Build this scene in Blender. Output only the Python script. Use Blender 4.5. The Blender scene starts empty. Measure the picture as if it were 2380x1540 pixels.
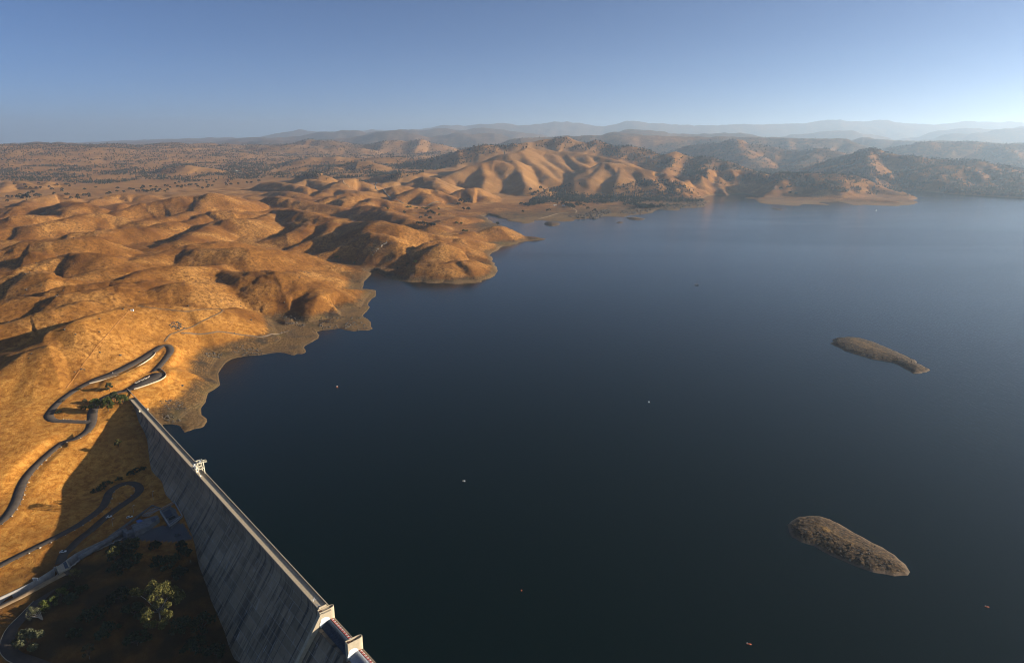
import bpy, bmesh, math, random
import numpy as np
from mathutils import Vector, Matrix
random.seed(7); rng = np.random.default_rng(11)
SC = bpy.context.scene; COL = SC.collection

# ------------------------------------------------------------------ camera model
F = 683.0; TH = math.radians(15.5); CAMZ = 282.0
CT, ST = math.cos(TH), math.sin(TH)
SUN_EL = math.radians(14.8)

def ray(u, v):
    x = (u - 512.0) / F; y = (331.0 - v) / F
    return np.array([x, CT + y * ST, -ST + y * CT])
def at_z(u, v, z):
    d = ray(u, v); t = (z - CAMZ) / d[2]
    return np.array([d[0] * t, d[1] * t, z])
def at_r(u, v, r):
    d = ray(u, v); t = r / d[1]
    return np.array([d[0] * t, r, CAMZ + d[2] * t])

# sub-views of the photograph used while measuring: (u0, v0, scale)
VIEW = {'1': (0, 112.5, 9.297), '2': (256, 112.5, 9.297), '3': (512, 112.5, 9.297), '4': (768, 112.5, 9.297),
        '5': (0, 275, 9.297), '6': (200, 225, 9.297), '7': (0, 375, 9.297), '8': (0, 497.25, 9.297),
        'A': (0, 175, 15.867), 'B': (137.5, 175, 15.867), 'C': (275, 150, 11.9), 'D': (0, 262.5, 13.6),
        'E': (150, 237.5, 13.6), 'P': (50, 487.5, 15.867), 'W': (0, 0, 2.324), 'S': (275, 575, 17.552),
        'X': (0, 0, 1.0), 'I': (775, 495, 14.646), 'J': (812.5, 325, 15.867), 'L': (0, 562.5, 15.36)}
def uv(view, x, y):
    a = VIEW[view]; return (a[0] + x / a[2], a[1] + y / a[2])

# ------------------------------------------------------------------ numpy noise
def _hash(ix, iy, s):
    h = (ix.astype(np.int64) * 374761393 + iy.astype(np.int64) * 668265263 + s * 1442695041) & 0xffffffff
    h = ((h ^ (h >> 13)) * 1274126177) & 0xffffffff
    h = h ^ (h >> 16)
    return h
def perlin(x, y, s=0):
    ix = np.floor(x); iy = np.floor(y); fx = x - ix; fy = y - iy
    ix = ix.astype(np.int64); iy = iy.astype(np.int64)
    def g(dx, dy):
        a = _hash(ix + dx, iy + dy, s).astype(np.float64) * (2 * math.pi / 4294967296.0)
        return np.cos(a) * (fx - dx) + np.sin(a) * (fy - dy)
    wx = fx * fx * fx * (fx * (fx * 6 - 15) + 10); wy = fy * fy * fy * (fy * (fy * 6 - 15) + 10)
    a = g(0, 0); b = g(1, 0); c = g(0, 1); d = g(1, 1)
    return 1.5 * ((a + (b - a) * wx) * (1 - wy) + (c + (d - c) * wx) * wy)
def fbm(x, y, s=0, n=4, gain=0.5):
    r = 0; a = 1.0; t = 0
    for k in range(n):
        r = r + a * perlin(x * 2 ** k + 17.3 * k, y * 2 ** k - 9.1 * k, s + k); t += a; a *= gain
    return r / t
def billow(x, y, s=0, n=3, gain=0.45):
    r = 0; a = 1.0; t = 0
    for k in range(n):
        r = r + a * np.abs(perlin(x * 2 ** k + 31.7 * k, y * 2 ** k + 5.3 * k, s + k)); t += a; a *= gain
    return r / t
def sstep(a, b, x):
    t = np.clip((x - a) / (b - a), 0, 1); return t * t * (3 - 2 * t)
def smax(a, b, k): return 0.5 * (a + b + np.sqrt((a - b) ** 2 + k * k))
def smin(a, b, k): return 0.5 * (a + b - np.sqrt((a - b) ** 2 + k * k))

# ------------------------------------------------------------------ dam frame
DA = np.array([-397.286, 668.177])                 # downstream edge of the crest at the abutment
AX = np.array([0.65478, -0.75582]); AX /= np.hypot(*AX)
DN = np.array([AX[1], -AX[0]])                     # downstream
CREST = 20.0
def dam_xy(s, n): return DA + AX * s + DN * n

# ------------------------------------------------------------------ shoreline (water polygon)
SHORE_TXT = [
 ('7', [(1500,452),(1590,450),(1670,465),(1695,500),(1715,530),(1800,500),(1890,480),(1925,430),(1920,400),(1870,360),(1870,300),(1910,250),(1920,200),(1935,160),(1990,130),(2040,95)]),
 ('5', [(2045,1030),(2045,1000),(2035,940),(2030,910),(2060,860),(2100,810),(2150,780),(2230,755)]),
 ('6', [(330,1235),(420,1215),(560,1205),(720,1180),(780,1185),(870,1210),(900,1195),(950,1195),(985,1180),(985,1160),(970,1140),(975,1120),(1050,1080),(1100,1050),(1110,1020),(1085,990),(1130,975),(1200,970),(1290,958),(1340,970),(1430,985),(1480,975),(1560,978),(1610,960),(1590,940),(1590,900),(1560,870),(1520,850),(1520,830),(1550,800),(1580,760),(1570,715),(1600,680),(1635,640),(1635,605),(1600,595),(1510,588),(1520,560),(1525,520),(1565,480),(1595,445),(1560,428),(1600,424),(1660,440),(1720,470),(1770,500),(1850,515),(1960,530),(2060,525),(2130,540),(2200,540),(2260,530)]),
 ('W', [(1030,657),(1060,660),(1120,655),(1150,640),(1155,625),(1145,602),(1140,590),(1170,571),(1188,571),(1212,561),(1240,558),(1273,555)]),
 ('3', [(250,1168),(130,1150),(20,1108)]),
 ('2', [(2330,1062),(2250,1040),(2180,1000),(2120,962),(2150,950),(2250,968)]),
 ('3', [(0,1010),(80,1020),(110,1033),(210,1012),(200,1000),(260,1000),(380,1010),(480,1012),(570,1005),(590,990),(680,985),(780,985),(840,965),(920,965),(1040,968),(1100,950),(1200,945),(1300,930),(1330,905),(1370,895),(1430,905),(1520,908),(1590,885),(1700,885),(1780,875),(1805,855),(1780,840),(1840,825),(1820,812),(1710,820),(1700,800),(1770,795),(1840,770),(1900,760),(2000,770),(2050,755),(2150,750),(2240,765),(2300,785),(2330,792),(2270,797),(2170,790),(2165,798),(2260,806),(2300,840),(2380,850)]),
 ('4', [(100,855),(200,865),(300,865),(320,850),(400,852),(550,860),(570,855),(470,830),(640,825),(720,840),(800,860),(900,855),(1000,862),(1200,868),(1260,860),(1330,855),(1390,830),(1330,812),(1395,796),(1330,775),(1240,735),(1150,722),(1260,719),(1500,735),(1700,755),(1900,770),(2100,780),(2250,790),(2380,795)]),
]
shore = []
for vw, pts in SHORE_TXT:
    for p in pts:
        shore.append(at_z(*uv(vw, *p), 0.0)[:2])
shore = np.array(shore)
# irregular subdivision so that the waterline is not made of straight runs
def rough(pts, seed, lo=18.0):
    out = [pts[0]]; r = np.random.default_rng(seed)
    for a, b in zip(pts[:-1], pts[1:]):
        L = np.hypot(*(b - a)); n = int(max(1, min(5, L / lo))); nn = np.array([-(b - a)[1], (b - a)[0]]) / (L + 1e-6)
        for k in range(1, n):
            out.append(a + (b - a) * (k / n) + nn * r.normal() * min(L, 160) * 0.035)
        out.append(b)
    return np.array(out)
shore = rough(shore, 3)
US = -6.4                                           # upstream face offset
tail = np.array([[3300., 3350.], [4200., 2500.], [4200., -900.], [700., -900.]])
dam_end = dam_xy(900, US)
WATER = np.vstack([shore, tail, [dam_end], [dam_xy(150, US)]])

def seg_dist(px, py, P, closed=False):
    d2 = np.full(px.shape, 1e18)
    n = len(P)
    for i in range(n if closed else n - 1):
        a = P[i]; b = P[(i + 1) % n]; vx, vy = b - a; L2 = vx * vx + vy * vy + 1e-9
        t = np.clip(((px - a[0]) * vx + (py - a[1]) * vy) / L2, 0, 1)
        d2 = np.minimum(d2, (px - a[0] - t * vx) ** 2 + (py - a[1] - t * vy) ** 2)
    return np.sqrt(d2)
def inside(px, py, P):
    c = np.zeros(px.shape, bool); n = len(P)
    for i in range(n):
        x1, y1 = P[i]; x2, y2 = P[(i + 1) % n]
        if y1 == y2: continue
        m = ((y1 > py) != (y2 > py)) & (px < (x2 - x1) * (py - y1) / (y2 - y1) + x1)
        c ^= m
    return c

# ------------------------------------------------------------------ base surface: control points (u, v, z)
BASE = [
 # hills, valley level
 (0,380,20),(0,345,30),(0,330,33),(0,290,40),(0,250,44),(0,220,44),(0,200,46),(0,188,50),(-150,400,20),(-150,300,45),(-150,230,48),(-150,190,55),
 (45,340,30),(60,300,40),(60,250,46),(80,215,47),(100,190,50),(150,310,34),(150,270,42),(150,240,46),(150,215,47),(150,188,52),
 (110,345,32),(220,310,14),(220,285,26),(220,262,32),(220,240,38),(220,215,43),(220,190,50),(270,275,13),(262,290,14),(300,250,16),(300,225,34),(300,200,48),
 (345,268,10),(365,262,5),(350,245,17),(350,225,28),(350,205,36),(350,185,60),(420,238,19),(440,226,15),(455,262,11),(430,258,15),(400,266,8),(470,245,10),(450,245,15),(490,240,6),(420,205,27),(420,192,46),(475,221,6),(480,208,13),(490,190,30),
 (560,210,7),(620,205,7),(660,200,6),(560,192,22),(620,192,16),(690,196,5),(720,197,5),(800,198,5),(860,199,5),
 (100,330,38),(134,312,42),(170,320,32),(190,330,22),(200,350,12),(190,300,34),(200,340,14),(230,330,9),
 # foothills
 (0,178,62),(0,165,112),(0,152,195),(0,145,246),(100,178,58),(100,165,105),(100,152,190),(100,145,244),(200,178,60),(200,165,100),(200,152,180),(200,145,243),
 (300,180,62),(300,165,98),(300,152,165),(300,145,225),(400,178,75),(400,165,110),(400,152,160),(-150,165,115),(-150,150,215),
 # abutment, roads and the ground below the dam
 (128,392,20.5),(150,378,22),(168,347,27),(140,368,27),(110,383,25.5),(85,388,23),(60,404,18),(47,419,15),(88,421,13),(95,405,16.5),(110,398,19),
 (145,396,17),(152,410,11),(160,420,5),(180,400,8),(172,385,19),(178,368,22),(190,372,11),(186,350,18),(208,352,6),(175,340,27),
 (20,400,19),(0,420,16),(-40,450,10),(20,440,12),(60,446,8),(40,465,4),(24,485,0),(0,505,-4),(-60,520,-8),
 (116,429,8.5),(109,446,4),(104,455,1),(89,470,-4),(79,487,-9.5),(80,505,-10),(80,520,-11.5),(45,500,-5.5),(30,525,-10.5),(0,545,-14),(40,543,-13),(-60,580,-20),(0,563,-16),
 (120,440,7.5),(140,470,-7),(150,490,-9),(130,495,-9.6),(165,505,-10),(170,520,-11.5),(185,535,-12),(150,530,-12.5),(120,520,-13),(100,540,-15),
 (75,552,-16.5),(60,568,-18.5),(30,590,-20),(0,606,-21.5),(50,600,-21.5),(20,620,-23.5),(5,640,-25.5),(30,658,-27),(-80,640,-26),
 (100,570,-18),(130,560,-16.5),(160,550,-15),(180,565,-17),(150,600,-23),(100,610,-24),(190,600,-24),(200,650,-31),(140,650,-30),(90,650,-28),(60,630,-25.5),
 (230,662,-35),(0,760,-36),(150,760,-42),(330,900,-55),(60,900,-45),(420,1000,-62),
]
TOE = [((134.5,403.0),17.5),((139.8,425.6),8.4),((150.6,469.7),-7.5),((161.3,482.6),-7),((163.5,492.2),-10),((181.8,513.8),-9),((189.3,531.7),-12.3),((197.9,563.9),-20.3),((210.8,599.4),-26.4),((240.9,662.8),-32.5)]
ctrl = [at_z(u, v, z) for u, v, z in BASE] + [at_z(p[0], p[1], z) for p, z in TOE]
def at_ctrl(x, y, z): ctrl.append(np.array([x, y, z]))
# far country: general floor between the ranges
for ux in (-700, -300, 0, 200, 400, 600, 800, 1024, 1300, 1700):
    for r, z in ((9800, 235), (12500, 170), (17000, 250), (23000, 380), (32000, 380), (46000, 300)):
        d = ray(ux, 150); zz = z
        if ux < 150 and r > 9000: zz = 170
        if ux > 500 and r < 12000: zz = 120
        at_ctrl(d[0] / d[1] * r, r, zz)
for ux, r, z in ((640, 6500, 70), (760, 6500, 60), (880, 6300, 60), (1000, 6300, 70), (1250, 6000, 90), (1500, 5500, 90), (1300, 4200, 40), (1800, 3200, 30), (1050, 4700, 60),
                 (560, 6800, 120), (480, 6500, 120), (420, 7500, 150), (460, 5200, 100), (520, 5000, 120), (700, 4600, 40), (640, 4700, 70), (700, 5500, 60)):
    d = ray(ux, 150); at_ctrl(d[0] / d[1] * r, r, z)
ctrl = np.array(ctrl)
def rbf_coords(x, y):
    r = np.hypot(x, y) + 1.0
    return np.arctan2(x, y) * 2.2, np.log(r) * 2.2
cx, cy = rbf_coords(ctrl[:, 0], ctrl[:, 1])
def _phi(d2): return 0.5 * d2 * np.log(d2 + 1e-12)
def rbf_fit(cx, cy, z, lam):
    n = len(cx); D = (cx[:, None] - cx[None]) ** 2 + (cy[:, None] - cy[None]) ** 2
    K = _phi(D) + np.eye(n) * lam
    Pm = np.stack([np.ones(n), cx, cy], 1)
    M = np.block([[K, Pm], [Pm.T, np.zeros((3, 3))]])
    return np.linalg.solve(M, np.concatenate([z, np.zeros(3)]))
RW = rbf_fit(cx, cy, ctrl[:, 2], 2e-4)
def base_z(x, y):
    qx, qy = rbf_coords(x, y); out = np.empty(x.shape)
    qx = qx.ravel(); qy = qy.ravel(); o = out.reshape(-1); n = len(cx)
    for i in range(0, len(qx), 40000):
        a = qx[i:i + 40000, None]; b = qy[i:i + 40000, None]
        D = (a - cx) ** 2 + (b - cy) ** 2
        o[i:i + 40000] = _phi(D) @ RW[:n] + RW[n] + RW[n + 1] * a[:, 0] + RW[n + 2] * b[:, 0]
    return out

# ------------------------------------------------------------------ ridge lines: (view, points, relief above valley level, slope)
RIDGES = [
 ('D', [(0,1230),(250,1190),(600,1080),(1000,950),(1130,890)], [8,10,12,11,8]),
 ('D', [(1950,545),(1750,590),(1500,650),(1300,690),(1000,790),(700,900),(450,1030),(280,1130)], [22,24,20,18,16,14,10,6]),
 ('D', [(1800,600),(1680,720),(1560,850)], [20,11,2]),
 ('D', [(60,1300),(400,1190),(650,1120),(820,1160),(900,1220)], [6,12,13,10,4]),
 ('D', [(0,830),(400,700),(700,630),(1050,540),(1400,470)], [8,10,11,10,6]),
 ('D', [(0,530),(400,460),(700,450),(900,430),(1250,370),(1600,300),(2000,240),(2300,250)], [10,11,10,12,12,12,10,8]),
 ('D', [(380,440),(700,350),(900,310),(1200,300),(1500,250),(1700,220),(1900,110),(2150,60),(2380,40)], [6,10,11,10,10,11,13,14,14]),
 ('E', [(130,395),(330,372),(700,383),(900,368),(1100,335),(1250,310)], [14,15,13,10,8,6]),
 ('D', [(0,210),(300,120),(500,110),(700,140),(900,200),(1000,215)], [9,12,13,12,8,4]),
 ('D', [(1200,130),(1400,90),(1700,10),(1900,-60)], [5,6,7,6]),
 ('A', [(0,1520),(250,1470),(600,1370),(900,1290),(1100,1230),(1350,1215),(1600,1235),(1900,1290)], [6,8,10,12,14,15,14,8]),
 ('A', [(0,1170),(200,1100),(480,1040),(850,1015),(1100,980),(1400,980),(1550,990),(1700,1040),(1820,1110)], [10,13,15,16,17,16,15,11,5]),
 ('A', [(500,1200),(420,1290),(330,1370)], [12,8,4]),
 ('A', [(900,1000),(1050,940),(1250,900),(1500,890),(1750,865),(1950,830),(2200,830),(2380,815)], [8,11,12,12,11,12,11,10]),
 ('A', [(0,855),(250,815),(520,790),(880,710),(1150,650),(1350,605),(1600,605),(1850,650),(2100,690)], [9,10,12,15,17,18,17,13,6]),
 ('A', [(1480,640),(1500,740),(1560,830)], [14,10,5]), ('A', [(900,730),(960,800),(1030,860)], [12,9,4]),
 ('A', [(0,690),(200,650),(450,615),(650,630),(850,640)], [9,12,13,11,5]),
 ('A', [(640,530),(900,460),(1200,425),(1350,440),(1550,500),(1700,560)], [9,14,18,17,12,5]),
 ('A', [(1200,425),(1050,560),(900,680)], [17,13,5]),
 ('A', [(0,540),(250,490),(450,490),(630,520)], [9,13,12,6]),
 ('A', [(330,470),(490,400),(700,320),(850,285),(950,300),(1100,370)], [5,9,13,14,12,6]),
 ('A', [(1500,400),(1750,320),(1950,290),(2200,290),(2380,320)], [7,10,12,11,8]),
 ('A', [(1650,480),(1900,440),(2100,460)], [6,9,5]),
 ('A', [(0,230),(150,100),(300,90),(500,150),(700,190)], [5,12,13,9,4]), ('A', [(650,130),(800,90),(950,130)], [6,12,6]),
 ('B', [(-440,590),(-200,520),(0,455),(350,390),(650,350),(900,320),(1100,290),(1250,300),(1500,330),(1850,400)], [8,12,16,20,23,25,28,27,20,8]),
 ('B', [(1150,320),(1250,430),(1300,520)], [24,16,8]),
 ('B', [(0,715),(300,675),(600,640),(800,590),(950,540)], [9,10,11,10,6]),
 ('B', [(270,790),(430,740),(600,730),(760,770)], [7,10,9,5]),
 ('B', [(780,720),(950,660),(1050,600),(1250,560),(1450,560),(1600,580),(1900,570),(2200,550),(2380,525)], [7,10,13,16,16,14,11,10,10]),
 ('B', [(1120,750),(1250,710),(1450,690),(1700,690),(1850,690),(2000,650),(2200,600)], [8,12,15,15,13,11,10]),
 ('B', [(400,1090),(700,1010),(900,900),(1100,810),(1200,770)], [5,9,11,11,8]),
 ('B', [(0,1315),(300,1230),(650,1150),(900,1080),(1100,1060),(1350,1040),(1550,1060),(1800,1100),(2000,1120)], [8,9,11,14,15,16,14,9,4]),
 ('B', [(800,1165),(1000,1150),(1300,1170),(1500,1150),(1700,1140),(2000,1160),(2380,1200)], [10,15,17,20,22,21,16]),
 ('E', [(1900,215),(2100,255),(2380,330)], [15,11,6]),
 ('B', [(900,1180),(720,1300),(600,1410)], [13,8,3]),
 ('E', [(850,420),(1100,455),(1400,458),(1650,450),(1950,458),(2200,455),(2360,440)], [9,14,20,22,17,12,6]),
 ('6', [(700,440),(880,455),(1000,505),(1200,562),(1400,592),(1600,608)], [24,27,25,18,9,2]),
 ('6', [(720,455),(640,600),(600,720),(560,790)], [22,17,10,4]), ('6', [(860,460),(900,600),(940,720),(950,800)], [25,19,12,5]),
 ('6', [(1000,510),(1100,650),(1230,740),(1320,830)], [23,19,13,5]), ('6', [(620,500),(450,620),(350,720)], [14,10,4]),
 ('6', [(-100,775),(150,768),(300,765),(430,785),(560,810)], [14,13,11,8,4]),
 ('E', [(200,640),(450,600),(800,600),(1040,620)], [10,12,11,5]),
 ('D', [(1850,580),(2100,555),(2380,570)], [22,17,13]),
 ('6', [(760,860),(840,890),(900,920)], [5,7,4]), ('6', [(1100,880),(1220,870),(1330,860),(1430,880)], [8,11,10,8]),
 ('C', [(890,850),(1100,840),(1250,838),(1450,870),(1700,945),(1900,1005),(2050,1018),(2200,1000),(2380,960)], [15,24,28,26,18,12,10,9,8]),
 ('C', [(640,1200),(900,1090),(1150,980),(1300,1010),(1450,1080),(1700,1160)], [6,14,22,21,17,8]),
 ('C', [(850,1240),(1050,1170),(1250,1090),(1350,1100),(1500,1160),(1660,1220)], [4,10,16,16,12,5]),
 ('C', [(1740,1160),(1830,1090),(1950,1065),(2100,1100),(2250,1150),(2380,1210)], [7,15,21,20,15,9]),
 ('C', [(1100,850),(1000,960),(850,1080),(700,1170)], [20,15,9,3]),
 ('C', [(1330,1450),(1500,1390),(1700,1350),(1900,1340),(2050,1335),(2200,1300)], [3,8,11,12,11,9]),
 ('2', [(1830,1440),(1920,1385),(2020,1370),(2110,1400)], [7,13,13,7]),
 ('2', [(1560,1270),(1700,1215),(1850,1205),(2000,1290),(2120,1350)], [8,16,18,13,6]),
 ('2', [(1900,1170),(2060,1180),(2200,1215),(2300,1240)], [11,10,6,3]),
 ('C', [(0,700),(200,690),(400,745),(600,800),(870,845)], [12,17,18,17,15]),
 ('C', [(430,850),(300,940),(130,1000),(0,1040)], [12,12,9,5]),
 ('C', [(700,860),(600,990),(430,1060),(230,1150)], [15,13,9,4]),
 ('C', [(900,860),(840,1000),(620,1170)], [15,12,5]), ('C', [(400,770),(420,930),(440,1040)], [14,9,4]),
 ('C', [(940,690),(1100,655),(1250,670),(1400,740),(1600,810),(1850,870),(1950,880)], [9,16,17,15,12,8,5]),
 ('C', [(980,650),(1170,570),(1350,600),(1500,620),(1650,650)], [7,13,11,8,4]),
 ('C', [(540,600),(700,540),(860,505),(1050,515),(1200,560)], [7,13,17,14,6]), ('C', [(860,505),(830,600),(730,640)], [15,11,5]),
 ('C', [(0,540),(100,560),(300,600),(550,640),(850,690)], [13,13,11,9,6]),
 ('C', [(-60,380),(0,370),(150,385),(400,450),(520,480)], [14,16,15,10,5]), ('C', [(0,480),(150,480),(300,520)], [8,10,6]),
 ('C', [(250,400),(400,345),(600,380),(780,460)], [10,16,13,7]),
 ('C', [(560,500),(680,440),(800,350),(950,340),(1080,390),(1120,440)], [6,12,22,22,14,7]),
 ('C', [(640,470),(850,470),(1000,475),(1150,500)], [6,10,10,6]),
 ('C', [(1440,570),(1580,500),(1700,450),(1850,460),(2000,510),(2180,590)], [7,14,20,18,13,6]), ('C', [(1700,455),(1850,560),(1900,610)], [18,12,6]),
 ('C', [(1220,480),(1400,430),(1550,420),(1650,440)], [6,14,15,10]),
 ('C', [(1600,400),(1700,340),(1780,310),(1900,330),(2050,400),(2200,440)], [10,20,26,25,16,7]), ('C', [(1880,330),(1950,430),(2100,520)], [24,16,6]),
 ('C', [(1210,410),(1380,370),(1560,390)], [7,13,8]), ('C', [(1250,300),(1500,270),(1700,270),(1900,290)], [10,20,20,14]),
 ('C', [(2090,550),(2200,480),(2320,448),(2420,448),(2470,530)], [6,16,22,22,10]),
 ('C', [(1990,825),(2100,802),(2380,800)], [5,7,5]), ('C', [(1330,695),(1800,700),(2200,730)], [3,5,3]),
 ('C', [(400,270),(470,260),(560,290),(620,340)], [18,25,22,10]),
 ('2', [(2120,1095),(2220,1055),(2330,1055)], [10,18,18]), ('3', [(0,1066),(100,1108),(230,1150),(320,1172)], [15,10,6,2]),
 ('4', [(150,780),(500,790),(900,800),(1200,825)], [2,3,3,2]),
]
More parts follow.
